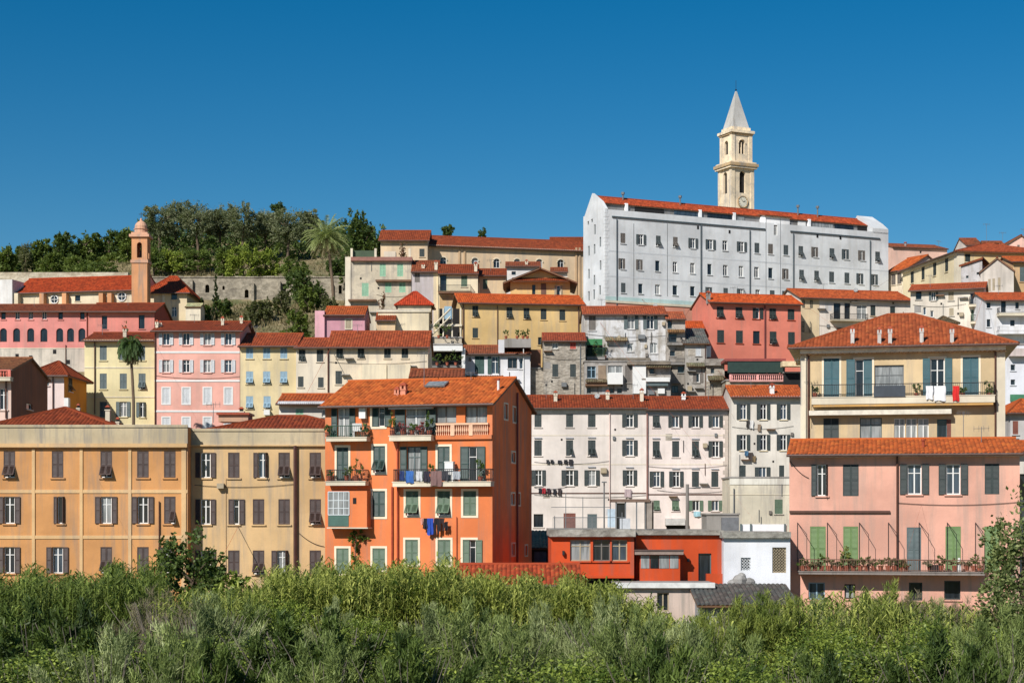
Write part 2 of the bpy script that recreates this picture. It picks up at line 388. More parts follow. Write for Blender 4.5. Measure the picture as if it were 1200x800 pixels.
        if s.gab and s.gab[0] == 'side': mb.face([(0, s.d, H), (0, 0, H), (0, yr, zr)])
        if s.gab and s.gab[0] == 'front': _, xr, zr = s.gab; mb.face([(0, 0, H), (s.w, 0, H), (xr, 0, zr)]); mb.face([(s.w, s.d, H), (0, s.d, H), (xr, s.d, zr)])
        mb.face([(s.w, s.d, 0), (0, s.d, 0), (0, s.d, H), (s.w, s.d, H)]); mb.face([(0, 0, H-.05), (s.w, 0, H-.05), (s.w, s.d, H-.05), (0, s.d, H-.05)])
        s.part(name, mb, [left or s.mat]); return s
    # ---- roofs
    def roof(s, kind, ridge, rgb=T_OR, of=.5, os_=.3, moss=.35, gut=True, inset=None, fascia=None, ob=None):
        """ridge = a pixel on the ridge line; kind: gable, hip, mono, front (ridge runs front to back)"""
        mb = MB(); W, d, H = s.w, s.d, s.H; ob = of if ob is None else ob
        mats = [tiles(rgb, moss), fascia or WOOD]
        if kind in ('gable', 'hip'):
            zr = s.at(d/2, *ridge).z; sl = (zr-H)/(d/2); s.slope = sl; ze = H-of*sl
            A, B, C, D = (-os_, -of, ze), (W+os_, -of, ze), (W+os_, d+of, ze), (-os_, d+of, ze)
            if kind == 'gable':
                Q0, Q1 = (-os_, d/2, zr), (W+os_, d/2, zr); s.gab = ('side', d/2, zr)
                tile_face(mb, A, B, Q0, Q1); tile_face(mb, C, D, Q1, Q0); ridge_cap(mb, Q0, Q1)
            else:
                i = inset if inset is not None else min(W/2-.05, d/2); A, B, C, D = (-of, -of, ze), (W+of, -of, ze), (W+of, d+of, ze), (-of, d+of, ze)
                Q0, Q1 = (i, d/2, zr), (W-i, d/2, zr)
                tile_face(mb, A, B, Q0, Q1); tile_face(mb, C, D, Q1, Q0); tile_face(mb, B, C, Q1, Q1); tile_face(mb, D, A, Q0, Q0)
                ridge_cap(mb, Q0, Q1)
                for a, q in ((A, Q0), (B, Q1), (C, Q1), (D, Q0)): ridge_cap(mb, a, q)
        elif kind == 'mono':
            zr = s.at(d, *ridge).z; sl = (zr-H)/d; s.slope = sl; ze = H-of*sl
            A, B, Q0, Q1 = (-os_, -of, ze), (W+os_, -of, ze), (-os_, d+.1, zr+.1*sl), (W+os_, d+.1, zr+.1*sl)
            tile_face(mb, A, B, Q0, Q1); s.extra.append(zr)
            mw = MB(); mw.face([(0, 0, H), (0, d, zr), (0, d, H)]); mw.face([(W, 0, H), (W, d, H), (W, d, zr)]); mw.face([(0, d, H), (W, d, H), (W, d, zr), (0, d, zr)]); s.part('wall', mw, s.mat)
        elif kind == 'front':
            zr = s.at(0, *ridge).z; xr = W/2; sl = (zr-H)/xr; s.slope = 0; s.gab = ('front', xr, zr); ze = H-os_*sl
            A, B, C, D = (-os_, -of, ze), (W+os_, -of, ze), (W+os_, d+of, ze), (-os_, d+of, ze); Q0, Q1 = (xr, -of, zr), (xr, d+of, zr)
            tile_face(mb, B, C, Q0, Q1); tile_face(mb, D, A, Q1, Q0); ridge_cap(mb, Q0, Q1); gut = False
        s.r = s.part('roof', mb, mats)
        if gut:
            g = MB(); g.tube([(-os_, -of-.07, ze-.06), (W+os_, -of-.07, ze-.06)], .09, 6); g.build('gutter', [GUT], s.r)
        return s.r
    def chim(s, px, yb, yt, wpx, mat=None, style='pot'):
        d = s.ray(px, yb); t = (s.H-s.e.z+s.slope*s.e.y)/(d.z-s.slope*d.y); p = s.e+d*t; q = s.e+s.ray(px, yt)*t; w = wpx/FPX*t; mat = mat or CREAMT
        mb = MB(); h = q.z-p.z; a = w/2; z0 = p.z-.5
        if style == 'pot':
            mb.frust(p.x, p.y, z0, q.z-.38, a, a, a, a); mb.frust(p.x, p.y, q.z-.40, q.z-.32, a*1.25, a*1.25, a*1.25, a*1.25)
            for sx in (-1, 1):
                for sy in (-1, 1): mb.frust(p.x+sx*a*.75, p.y+sy*a*.75, q.z-.32, q.z-.1, .06, .06, .06, .06)
            mb.frust(p.x, p.y, q.z-.1, q.z-.03, a*1.3, a*1.3, a*1.3, a*1.3, 1); mb.frust(p.x, p.y, q.z-.03, q.z+.12, a*1.2, a*1.2, .05, .05, 1)
        else: mb.tube([(p.x, p.y, z0), (p.x, p.y, q.z)], a, 8); mb.tube([(p.x, p.y, q.z-.02), (p.x, p.y, q.z+.1)], a*1.5, 8, 1)
        mb.build('chimney', [mat, paint(T_RED, .8, .2)], s.r)
    def balcony(s, x0, x1, yt, yb, yrail, proj=1.1, slab=None, rail=None, kind='bars', panel=None, wall='front', ends=True):
        a = s.pt(x0, yt, wall, proj); b = s.pt(x1, yb, wall, proj); zt, zb, zr = a.z, b.z, s.pt(x0, yrail, wall, proj).z
        mb = MB(); u0, u1 = a.x, b.x; mb.box(u0, u1, -proj, -.003, zb, zt); mb.box(u0-.04, u1+.04, -proj-.04, -.003, zt-.002, zt+.05)
        bo = s.part('balcony', mb, slab or CREAMT); r = MB(); zt += .05
        if kind == 'baluster':
            n = max(3, int((u1-u0)/.22))
            for i in range(n):
                cx = u0+(i+.5)*(u1-u0)/n; h = zr-zt
                r.lathe([(.05, zt), (.05, zt+.08*h), (.03, zt+.15*h), (.075, zt+.38*h), (.03, zt+.75*h), (.05, zt+.86*h), (.05, zr-.1)], 8, 0, (cx, -proj+.08))
            r.box(u0, u1, -proj, -proj+.18, zr-.1, zr)
            for cx in (u0+.1, u1-.1, (u0+u1)/2): r.box(cx-.12, cx+.12, -proj-.01, -proj+.19, zt-.02, zr-.005)
        else:
            def seg(p, q, vert):
                Lx = (Vector(q)-Vector(p)).length; n = max(2, int(Lx/.13))
                r.tube([(p[0], p[1], zr), (q[0], q[1], zr)], .028, 5); r.tube([(p[0], p[1], zt+.08), (q[0], q[1], zt+.08)], .018, 4)
                if kind == 'bars':
                    for i in range(n+1):
                        c = Vector(p).lerp(Vector(q), i/n); r.box(c.x-.011, c.x+.011, c.y-.011, c.y+.011, zt, zr)
                else:
                    x0_, x1_ = min(p[0], q[0]), max(p[0], q[0]); y0_, y1_ = min(p[1], q[1]), max(p[1], q[1])
                    r.box(x0_-.01, x1_+.01, y0_-.01, y1_+.01, zt+.05, zr-.03)
            e = .05; seg((u0+e, -proj+e), (u1-e, -proj+e), 1)
            if ends: seg((u0+e, -proj+e), (u0+e, -.05), 1); seg((u1-e, -proj+e), (u1-e, -.05), 1)
        r.build('railing', [rail or IRON], bo); return bo
    def quoins(s, mat, x='right', n0=0.0, h=.45, wd=.5):
        mb = MB(); z = n0; i = 0
        while z < s.H-h:
            k = wd if i % 2 else wd*.6
            if x == 'right': mb.box(s.w-k, s.w+.025, -.025, .02, z+.02, z+h-.02)
            else: mb.box(-.025, k, -.025, .02, z+.02, z+h-.02); mb.box(-.025, .02, 0, k*1.2, z+.02, z+h-.02)
            z += h; i += 1
        s.part('quoin', mb, mat)
def flatroof(b, par=.0, mat=None, top=None):
    mb = MB(); H = b.H; mb.box(-.1, b.w+.1, -.1, b.d, H, H+.15); b.r = b.part('roof', mb, mat or CONC); b.slope = 0

# ------------------------------------------------------------------ small things
def cloth(loc, wd, ht, mat, label, rz=0.0, cat='laundry', name='hanging_cloth', group=None, legs=False):
    mb = MB(); n, k = 8, 5
    def f(u, v): return (u*wd-wd/2+.02*math.sin(9*v+loc[0]), .05*math.sin(u*9+loc[0])*v+.02*math.sin(u*21), -v*ht*(1+.04*math.sin(u*7+loc[2])))
    for i in range(n):
        for j in range(k):
            if legs and j >= 2 and i in (3, 4): continue
            q = [f(a/n, c/k) for a, c in ((i, j+1), (i+1, j+1), (i+1, j), (i, j))]; mb.face(q)
    me = mb.mesh(name, [mat]); o = link(name, me, None, loc, (0, 0, rz)); tag(o, label, cat, group)
    so = o.modifiers.new('thick', 'SOLIDIFY'); so.thickness = .015
    return o
def leafquads(c, out, size, asp=.55, rnd=None, droop=0.0):
    """arrays: centres (n,3), outward directions (n,3) -> verts and faces of leaf quads"""
    n = len(c); d = out+np.random.normal(0, .55, (n, 3)); d[:, 2] -= droop; d /= np.linalg.norm(d, axis=1)[:, None]+1e-9
    r = np.random.normal(0, 1, (n, 3)); sd = np.cross(d, r); sd /= np.linalg.norm(sd, axis=1)[:, None]+1e-9
    sz = size*np.random.uniform(.6, 1.35, n)[:, None]
    v = np.stack([c-d*sz*.5, c+sd*sz*asp*.5, c+d*sz*.6, c-sd*sz*asp*.5], 1); return v.reshape(-1, 3)
def quadmesh(name, V, mat, rnd=None):
    n = len(V)//4; me = bpy.data.meshes.new(name); me.vertices.add(len(V)); me.vertices.foreach_set('co', V.astype(np.float32).ravel())
    me.loops.add(len(V)); me.loops.foreach_set('vertex_index', np.arange(len(V), dtype=np.int32)); me.polygons.add(n)
    me.polygons.foreach_set('loop_start', np.arange(0, len(V), 4, dtype=np.int32)); me.polygons.foreach_set('loop_total', np.full(n, 4, dtype=np.int32))
    rnd = np.random.rand(n) if rnd is None else rnd
    uv = me.uv_layers.new(name='UVMap'); uv.data.foreach_set('uv', np.repeat(np.stack([rnd, rnd], 1), 4, 0).astype(np.float32).ravel())
    me.materials.append(mat); me.update(); me.validate(); return me
def crown_pts(lobes, n, fill=.45, per=14, spread=.11):
    """points through a set of ellipsoid lobes, mostly near their surface, in clumps"""
    out, dirs = [], []; vol = np.array([l[3]*l[4]*l[5] for l in lobes])**.67; vol /= vol.sum()
    for l, f in zip(lobes, vol):
        k = max(20, int(n*f)); nc = max(8, k//per)
        cd = np.random.normal(0, 1, (nc, 3)); cd /= np.linalg.norm(cd, axis=1)[:, None]; cr = np.random.uniform(fill, 1.05, nc)**.7
        cc = cd*cr[:, None]; idx = np.random.randint(0, nc, k); p = cc[idx]+np.random.normal(0, spread, (k, 3))
        s = np.array(l[3:6]); out.append(p*s+np.array(l[:3])); q = p/s; dirs.append(q/(np.linalg.norm(q, axis=1)[:, None]+1e-9))
    return np.concatenate(out), np.concatenate(dirs)
def lobes_for(w, h, n=7, z0=.3, seed=0):
    r = random.Random(seed); L = [(0, 0, h*(.5+z0/2), w*.38, w*.38, h*(1-z0)*.46)]
    for i in range(n):
        a = i*2.4+r.random(); k = r.uniform(.18, .34); f = r.uniform(.2, .9)
        L.append((math.cos(a)*w*k, math.sin(a)*w*k, h*(z0+(1-z0)*f*.9), w*r.uniform(.14, .24), w*r.uniform(.14, .24), h*(1-z0)*r.uniform(.14, .26)))
    return L
def trunk_mb(h, r, w, seed=0, limbs=5):
    rr = random.Random(seed); mb = MB(); bend = [(rr.uniform(-.06, .06)*h*t, rr.uniform(-.06, .06)*h*t, h*t*.75) for t in (0, .3, .6, 1)]
    bend[0] = (0, 0, -.6); mb.tube(bend, [r*1.25, r, r*.7, r*.3], 7)
    for i in range(limbs):
        t = rr.uniform(.3, .85); a = i*2.3+rr.random(); b = Vector(bend[1]).lerp(Vector(bend[3]), t); e = b+Vector((math.cos(a)*w*.32, math.sin(a)*w*.32, h*.2))
        mb.tube([b, b.lerp(e, .5)+Vector((0, 0, h*.03)), e], [r*.45, r*.3, r*.12], 5)
    return mb
BARK = bark((110, 92, 74)); BARK_G = bark((128, 118, 104))
_tp = {}
def tree(name, label, cat, loc, w, h, mat, n=2200, size=.45, z0=.3, seed=0, group=None, asp=.6, nl=7, droop=0.0, r=None, key=None):
    o = empty(name, loc, label, cat, random.Random(seed).uniform(0, 6), group)
    L = lobes_for(w, h, nl, z0, seed); c, d = crown_pts(L, n, .45, 34, .13); link('crown', quadmesh('crown', leafquads(c, d, size, asp, droop=droop), mat), o)
    trunk_mb(h*.95, r or max(.09, w*.035), w, seed).build('trunk', [BARK], o, True); return o

# ================================================================== terrain
def terrain():
    xs = np.concatenate([np.linspace(-1500, -160, 10), np.linspace(-150, 150, 76), np.linspace(160, 1500, 10)])
    ys = np.concatenate([[-200, 0, 30], np.linspace(40, 330, 146), [360, 420, 600, 900, 1500, 3000]])
    X, Y = np.meshgrid(xs, ys); Z = terz(X/np.maximum(Y, 1)*FPX+600, Y)
    nz = np.sin(X*.23+Y*.11)*np.cos(Y*.19-X*.07)*.7+np.sin(X*.61)*np.sin(Y*.53)*.35
    Z += nz*np.clip((Y-238)/20, 0, 1)*np.clip((340-Y)/20, 0, 1)+.15*nz*(Y < 100)
    V = np.stack([X, Y, Z], -1).reshape(-1, 3); nx = len(xs); F = [(j*nx+i, j*nx+i+1, (j+1)*nx+i+1, (j+1)*nx+i) for j in range(len(ys)-1) for i in range(nx-1)]
    me = bpy.data.meshes.new('terrain'); me.from_pydata(V.tolist(), [], F); me.polygons.foreach_set('use_smooth', [True]*len(F))
    m, t, b = newmat('dry_hillside'); pos = N(t, 'ShaderNodeNewGeometry').outputs['Position']
    n1 = N(t, 'ShaderNodeTexNoise', Vector=pos, Scale=.25, Detail=8.0, Roughness=.7).outputs[0]; n2 = N(t, 'ShaderNodeTexNoise', Vector=pos, Scale=1.6, Detail=8.0, Roughness=.75).outputs[0]
    c = mix(t, ramp(t, n1, .4, .62), (.30, .23, .12, 1), (.10, .11, .035, 1)); c = mix(t, ramp(t, n2, .45, .7), c, (.17, .13, .07, 1)); yy = N(t, 'ShaderNodeSeparateXYZ', Vector=pos).outputs[1]
    c = mix(t, ramp(t, yy, 62, 52), c, mix(t, n2, (.62, .58, .52, 1), (.38, .35, .31, 1)))  # unseen gravel made pale to bounce light onto the facades
    t.links.new(c, b.inputs['Base Color']); b.inputs['Roughness'].default_value = 1.0
    t.links.new(N(t, 'ShaderNodeBump', Strength=.8, Distance=.4, Height=n2).outputs[0], b.inputs['Normal'])
    me.materials.append(m); o = link('terrain', me); tag(o, 'hillside under the town with unseen river bed gravel made pale to bounce light', 'ground', kind='structure')
terrain()

# ================================================================== FRONT ROW
# ---- ochre palazzo with pilasters
OCH = plaster((224, 156, 92), .35); OCHT = plaster((236, 190, 130), .3); PAR = plaster((206, 186, 146), .75)
b = Bld('apartment_building', 'long orange ochre apartment building with pale pilaster grid and hipped roof behind a stained parapet', 'building', -60, 220, 110, 500, 712, 12, OCH, sh=SH_BROWN)
for k, x in zip('acacc', [11, 67.5, 124.5, 167.5, 199]): b.win(k, x, 528.5, 559, 13.5)
for k, x, wd in (('o', 11, 13), ('h', 71.5, 8), ('o', 124.5, 13), ('o', 167.5, 13), ('b', 199, 13.5)): b.win(k, x, 581.5, 613, wd)
for k, x, wd in (('o', 11, 13), ('o', 67.5, 13), ('a', 124.5, 13.5), ('c', 167.5, 13.5), ('r', 198.5, 13)): b.win(k, x, 640.5, 671.5, wd)
b.win('p', 126.5, 693, 714, 15, back=None, sill=True); b.win('p', 30, 693, 714, 15)
for x in (39, 95, 152): b.bx('pilaster', x-1.8, x+1.8, 524, 700, OCHT, -.02, .07)
b.bx('pilaster', 212.5, 218, 524, 700, OCHT, -.02, .065)
for y in (573.5, 627, 686): b.band(y, 4, OCHT, -60, 220, .05, px=100)
b.band(497.5, 3, PAR, -60, 220, .10, px=100, name='cornice'); b.band(500, 19.5, PAR, -60, 220, .03, px=100, name='parapet'); b.band(519.5, 4.5, OCHT, -60, 220, .28, px=100, name='cornice'); b.band(524, 1.6, OCH, -60, 220, .12, px=100, name='cornice')
b.pipe(186.5, 587, 690, .04, PIPE_B); b.finish()
# roof behind the parapet
def hip_on(bb, x0, x1, y0, y1, zE, zR, rgb, name='roof', moss=.3, ins=None):
    mb = MB(); dd = y1-y0; i = ins if ins is not None else min((x1-x0)/2-.05, dd/2); A, B, C, D = (x0, y0, zE), (x1, y0, zE), (x1, y1, zE), (x0, y1, zE); Q0, Q1 = (x0+i, (y0+y1)/2, zR), (x1-i, (y0+y1)/2, zR)
    for a, c, q, r_ in ((A, B, Q0, Q1), (C, D, Q1, Q0), (B, C, Q1, Q1), (D, A, Q0, Q0)): tile_face(mb, a, c, q, r_)
    for a, q in ((A, Q0), (B, Q1), (C, Q1), (D, Q0), (Q0, Q1)): ridge_cap(mb, a, q, .12)
    return bb.part(name, mb, [tiles(rgb, moss), WOOD])
pL, pR, pt_ = b.at(2, -30, 499.5), b.at(2, 139, 499.5), b.at(5.5, 68, 476.5)
hip_on(b, pL.x, pR.x, 2, 11.4, b.H+.02, pt_.z, T_RED, moss=.15, ins=None if True else 0)
b.r = [c for c in b.o.children if c.name.startswith('roof')][0]; b.slope = (pt_.z-b.H)/4.7
def free_chim(bb, y, px, yb, yt, wpx, mat=CREAMT):
    sl, H = bb.slope, bb.H; p, q = bb.at(y, px, yb), bb.at(y, px, yt); a = wpx/FPX*110/2; mb = MB()
    mb.frust(p.x, p.y, bb.H-.1, q.z-.3, a, a, a, a); mb.frust(p.x, p.y, q.z-.3, q.z-.22, a*1.3, a*1.3, a*1.3, a*1.3); mb.frust(p.x, p.y, q.z-.22, q.z-.06, a*.7, a*.7, a*.7, a*.7, 2); mb.frust(p.x, p.y, q.z-.06, q.z+.08, a*1.2, a*1.2, .05, .05, 1)
    mb.build('chimney', [mat, paint(T_RED, .8, .2), DARK], bb.r)
free_chim(b, 8.0, 126.5, 495, 476, 5.5); free_chim(b, 8.0, 138, 499, 490, 4); free_chim(b, 8, 92, 485, 474, 4)
# ---- tan building
TAN = plaster((228, 186, 128), .35)
b = Bld('apartment_building', 'tan apartment building with brown shutters between the ochre palazzo and the orange house', 'building', 214, 386, 111.2, 503.5, 712, 11, TAN, sh=SH_BROWN)
for k, x, wd in (('o', 241, 12), ('c', 274, 13.5), ('h', 308, 11), ('a', 333, 13.5), ('a', 369.5, 13.5)): b.win(k, x, 530, 560, wd)
for k, x, wd in (('o', 241, 12), ('l', 274, 13), ('c', 303, 13.5), ('c', 333, 13.5), ('a', 369.5, 13.5)): b.win(k, x, 584.5, 614.5, wd)
for k, x, wd in (('o', 241, 12), ('c', 274, 13.5), ('a', 303, 13.5), ('h', 331, 13), ('c', 369.5, 13.5)): b.win(k, x, 644.5, 672, wd)
b.band(502, 3, PAR, 214, 386, .10, px=300, name='cornice'); b.band(505, 16, PAR, 214, 386, .03, px=300, name='parapet'); b.band(521, 1.6, TAN, 214, 386, .22, px=300, name='cornice')
b.pipe(346, 522, 706, .13, paint((84, 52, 42), .6, .2), .15); b.pipe(264.5, 560, 690, .03, TAN, .03); b.finish()
pL, pR, pt_ = b.at(1.2, 238, 503), b.at(1.2, 390, 503), b.at(5.5, 300, 487.5)
hip_on(b, pL.x, pR.x+2, 1.2, 9.8, b.H+.02, pt_.z, T_RED, moss=.15)
b.r = [c for c in b.o.children if c.name.startswith('roof')][0]; b.slope = (pt_.z-b.H)/4.3
free_chim(b, 4.5, 283, 497, 478, 6); b.bx('roof_hatch', 243, 279, 481, 490, plaster((226, 176, 140)), -6.2, -4.2)
b.bx('hatch_lid', 241, 281, 479, 481.5, paint(T_RED), -6.4, -4.0)

# ---- orange house with balconies
ORG = plaster((248, 130, 76), .25); ORG_SHADE = plaster((246, 118, 70), .3, k=1.1); SURR = paint((244, 226, 196), .7, .06)  # second orange is the gable copy, lightened to offset its shade
b = Bld('orange_house', 'tall orange house with plant filled balconies, tiled gable roof and shaded gable end', 'house', 381, 577, (110, 107), 473, 690, 9.6, ORG, sh=SH_GREEN)
S = dict(sur=.14, trim=SURR, sill=False)
b.win('o', 402.5, 477.5, 512, 14, sur=0, sill=False); b.win('l', 443.5, 477, 500, 14.5, **S); b.win('o', 487, 478, 509, 24, sill=False, pane=GL_CURT)
b.win('p', 522, 475.5, 496, 26, sill=False, pane=GL_CURT, fr=SH_WGREY); b.win('p', 558, 475.5, 496, 26, sill=False, pane=GL_CURT, fr=SH_WGREY)
b.win('c', 401.5, 524, 564, 13.5, **S); b.win('a', 444.5, 522.5, 553.5, 14, **S); b.win('o', 485, 523, 564, 16, sill=False, pane=GL_CURT, fr=SH_GREY); b.win('c', 520, 523, 560, 14, **S); b.win('l', 549, 523, 564, 20, sill=False)
b.win('c', 444, 575, 605, 14.5, **S)
for x in (483, 520): b.win('a', x, 575, 604, 15, sh=SH_OLIVE, **S)
b.win('c', 550.5, 575, 604, 15, sh=SH_OLIVE, **S)
b.win('c', 401.5, 642, 672, 14.5, sh=SH_OLIVE, **S); b.win('c', 444, 642, 668, 14.5, sh=SH_OLIVE, **S)
for x, k in ((482.5, 'c'), (520.5, 'c'), (550, 'l')): b.win(k, x, 632, 662, 15, sh=SH_OLIVE, **S)
for x, y0, y1, wd in ((592.8, 473, 491, 4.2), (602.8, 477, 494.5, 3.8), (601.5, 529.5, 541.5, 4.5), (601, 578, 591, 4.2), (607.8, 578, 591, 3.2), (601.5, 637, 650, 4), (616.5, 639, 650, 3)): b.win('p', x, y0, y1, wd, wall='right', sur=.1, trim=SURR, sill=False, bars=False)
b.roof('gable', (520, 444.5), (226, 114, 60), .55, .25, moss=.2); b.finish(right=ORG_SHADE, name='wall')
GRN = paint((44, 84, 62), .5, .15)
b.balcony(382, 429.5, 513, 516.5, 499, .75, rail=GRN); b.balcony(456, 505, 511, 516, 501, .75); b.balcony(381.5, 428, 564.5, 568.5, 550.5, .75); b.balcony(460, 575, 565, 569.5, 550, .8)
lg = plaster((238, 128, 78), .2)
b.bx('loggia_parapet', 509, 576, 510, 514, lg, -.02, .16); b.bx('awning_case', 455, 506, 476, 478.5, paint((206, 196, 190)), .05, .5)
mb = MB(); a0, a1 = b.pt(511, 496), b.pt(573, 510)
for i in range(26):
    cx = a0.x+(i+.5)*(a1.x-a0.x)/26; h = a0.z-a1.z
    if i % 9 != 8: mb.lathe([(.035, a1.z), (.035, a1.z+.1*h), (.02, a1.z+.2*h), (.06, a1.z+.4*h), (.02, a1.z+.75*h), (.035, a0.z-.12)], 7, 0, (cx, -.12))
    else: mb.box(cx-.12, cx+.12, -.2, .02, a1.z, a0.z-.1)
mb.box(a0.x, a1.x, -.2, .02, a0.z-.12, a0.z); b.part('balustrade', mb, paint((244, 196, 160), .7, .1))
b.bx('enclosed_balcony', 384, 430, 575, 617.5, ORG, -.02, .75); b.bx('floor_slab', 383, 431, 617.5, 619, CREAMT, -.02, .82)
b.bx('glazing', 384.5, 409, 576, 603, GL_CURT, .755, .775); b.bx('green_panel', 384.5, 408.5, 603.5, 616.5, paint((70, 104, 92)), .757, .78); b.bx('vent_opening', 413.5, 417.5, 583, 590, DARK, .752, .77)
gm = MB(); p0, p1 = b.pt(384.5, 576, off=.8), b.pt(409, 603, off=.8)
for i in range(5): gm.box(p0.x+(p1.x-p0.x)*i/4-.025, p0.x+(p1.x-p0.x)*i/4+.025, -.8, -.77, p1.z, p0.z)
for f in (0, .28, .62, 1): gm.box(p0.x, p1.x, -.805, -.768, p1.z+(p0.z-p1.z)*f-.025, p1.z+(p0.z-p1.z)*f+.025)
b.part('glazing_bars', gm, paint((214, 220, 220), .5, .05))
b.bx('water_heater', 420.5, 428, 477.5, 490, WHITE, .04, .36)
for x, y0, y1 in ((459.5, 570, 662), (466, 570, 662), (466, 516, 564), (535, 605, 662)): b.pipe(x, y0, y1, .06 if x < 500 else .025, paint((176, 76, 48)), .1)
mb = MB(); pr = b.pt(606.5, 460, 'right', .1); pr2 = b.pt(606.5, 660, 'right', .1); mb.tube([(pr.x, pr.y, pr.z), (pr.x, pr.y, pr2.z)], .07, 6); b.part('downpipe', mb, paint((120, 40, 34)))
b.chim(473, 462, 450, 6.5, plaster((232, 150, 120))); b.chim(465.5, 463, 455, 5, plaster((232, 150, 120))); b.chim(584, 457, 445, 3, WHITE, 'tube')
d0 = b.at(3.3, 512, 447); mb = MB(); Ms = Matrix.Translation((d0.x, d0.y, b.H+b.slope*d0.y+.10)) @ Matrix.Rotation(math.atan(b.slope), 4, 'X'); mb.box(-.68, .68, -.5, .5, 0, .1, 0, Ms); mb.box(-.6, .6, -.42, .42, .1, .115, 1, Ms)
mb.build('skylight', [PIPE_G, GL_CURT], b.r)
ORANGE = b

# ---- low red tiled shed roof by the orange house
RED = plaster((222, 70, 40), .22)
b = Bld('shed', 'low shed with red tiled roof rising out of the reeds beside the orange house', 'shed', 545, 668, 99, 682, 720, 6.5, plaster((120, 52, 40), .4))
b.roof('gable', (600, 661), (196, 84, 56), .5, .7, moss=.2); b.finish()
# ---- bright red houses with concrete terrace
b = Bld('red_house', 'bright red flat roofed house with a wide three part window under a crumbling concrete terrace', 'house', 646, 743, 104, 627, 700, 10, RED, sh=SH_GREY)
b.win('p', 680, 632, 657, 24, sill=True, fr=SH_BEIGE, pane=GL_CURT); b.win('p', 705, 632, 657, 20, fr=SH_WGREY, pane=GL_DARK); b.win('p', 726, 632, 657, 18, fr=SH_BEIGE, pane=GL_BLUE)
b.bx('terrace_slab', 644, 745, 620, 628.5, stone((182, 176, 164), (110, 100, 88)), -9, .35); b.bx('floor_slab', 684, 743, 674, 677, RED, -.02, .5); b.bx('shade_sheet', 688, 740, 677.5, 700, DARK, -.02, .03)  # flat dark sheet paints the shade under the overhang
b.bx('wall_lamp', 659, 661.5, 645, 650, IRON, .02, .25); b.finish(); RH = b
b = Bld('red_house', 'red flat roofed annex with a narrow glazed box window and a dark doorway', 'house', 743, 848, 105, 627, 690, 9, RED, sh=SH_GREY)
b.bx('terrace_slab', 745.3, 848, 621, 626.5, stone((182, 176, 164), (110, 100, 88)), -8, .3); b.bx('box_window', 750, 797, 650, 684, RED, -.02, .9)
for i, (x0, x1) in enumerate(((751, 761), (762, 772), (772.5, 784), (785, 795))): b.bx('pane', x0, x1, 650.5, 665.5, [GL_CURT, GL_DARK, GL_CURT, GL_CURT][i], .905, .93)
b.bx('canopy', 744, 801, 644.5, 649.5, paint((150, 130, 118)), -.02, 1.2); b.bx('canopy_edge', 743.5, 801.5, 643.6, 645.4, paint((96, 74, 66)), 1.0, 1.25)
b.win('d', 826, 648, 684, 15, sill=False, bars=False); b.bx('low_parapet', 828, 848, 672, 684, RED, .02, .5); b.pipe(744.5, 630, 684, .05, paint((130, 40, 28)))
b.bx('wall_lamp', 805.5, 808, 654, 658, IRON, .02, .22); b.finish(); RA = b
b = Bld('house', 'low pinkish beige house with a pale flat roof edge under the red annex', 'house', 722, 836, 100.5, 686, 730, 3.6, plaster((214, 190, 172), .5))
b.win('p', 777, 694, 716, 14, fr=SH_BEIGE, back=None, pane=GL_DARK); flatroof(b); b.bx('roof_edge', 720, 838, 682.5, 688.5, paint((228, 226, 220)), -.1, .35); b.finish()
# ---- white house and grey shed
b = Bld('white_house', 'plain white flat roofed house with two lattice windows between red annex and pink house', 'house', 848, 926, 104, 629, 700, 8, plaster((244, 244, 242), .12))
for x0, x1, y0, y1, m_ in ((868, 880, 653, 668, SH_WHITE), (905, 921.5, 641, 671, SH_BEIGE)):
    w_ = b.win('p', (x0+x1)/2, y0, y1, x1-x0, fr=m_, sill=False, pane=GL_DARK, bars=False); u0, z1 = b.uz(x0, y0); u1, z0 = b.uz(x1, y1); mb = MB(); W_, H_ = u1-u0, z1-z0
    for i in range(-12, 14):
        for sg in (1, -1):
            pts = [(i*.18+t*H_ if sg > 0 else i*.18+(1-t)*H_, t*H_) for t in np.linspace(0, 1, 30)]; pts = [p for p in pts if 0 <= p[0] <= W_]
            if len(pts) > 1: mb.tube([(pts[0][0], .1+.02*sg, pts[0][1]), (pts[-1][0], .1+.02*sg, pts[-1][1])], .022, 4)
    mb.build('lattice', [m_], w_)
b.bx('roof_edge', 846, 927, 623, 630, stone((176, 172, 160), (110, 104, 96)), -7.5, .3); b.finish()
b = Bld('wall', 'low white rooftop wall above the plain white house', 'wall', 868, 922, 109, 614, 625, .4, plaster((240, 240, 238), .15), base=P(868, 625, 109).z-.6)
for x in (868.5, 880, 920): b.bx('post', x-1, x+1, 613.5, 623, SH_GREY, .01, .12)
b.finish()
b = Bld('shed', 'grey corrugated sheet shed with a sagging dark roof before the white house', 'shed', 822, 930, 97, 706, 735, 4.5, plaster((170, 172, 174), .6)); GREY = paint((118, 110, 102), .8, .3)
b.roof('mono', (880, 684.5), (118, 108, 100), .6, .3, moss=.5, gut=False); b.finish()
mb = MB()
for i, (x, y, sx, sz) in enumerate(((858, 682, .4, .3), (867, 678, .6, .5), (878, 681, .5, .4), (869, 674, .35, .3))):
    c = P(x, y, 103.3); mb.lathe([(.05, c.z+sz*.6), (sx*.5, c.z+sz*.4), (sx*.75, c.z), (sx*.7, c.z-sz*.6)], 9, 0, (c.x, c.y))
o = mb.build('tarpaulin', [paint((150, 146, 140), .8, .35)], None, True); tag(o, 'grey tarpaulin heap against the white house above the sheet roof', 'tarpaulin')

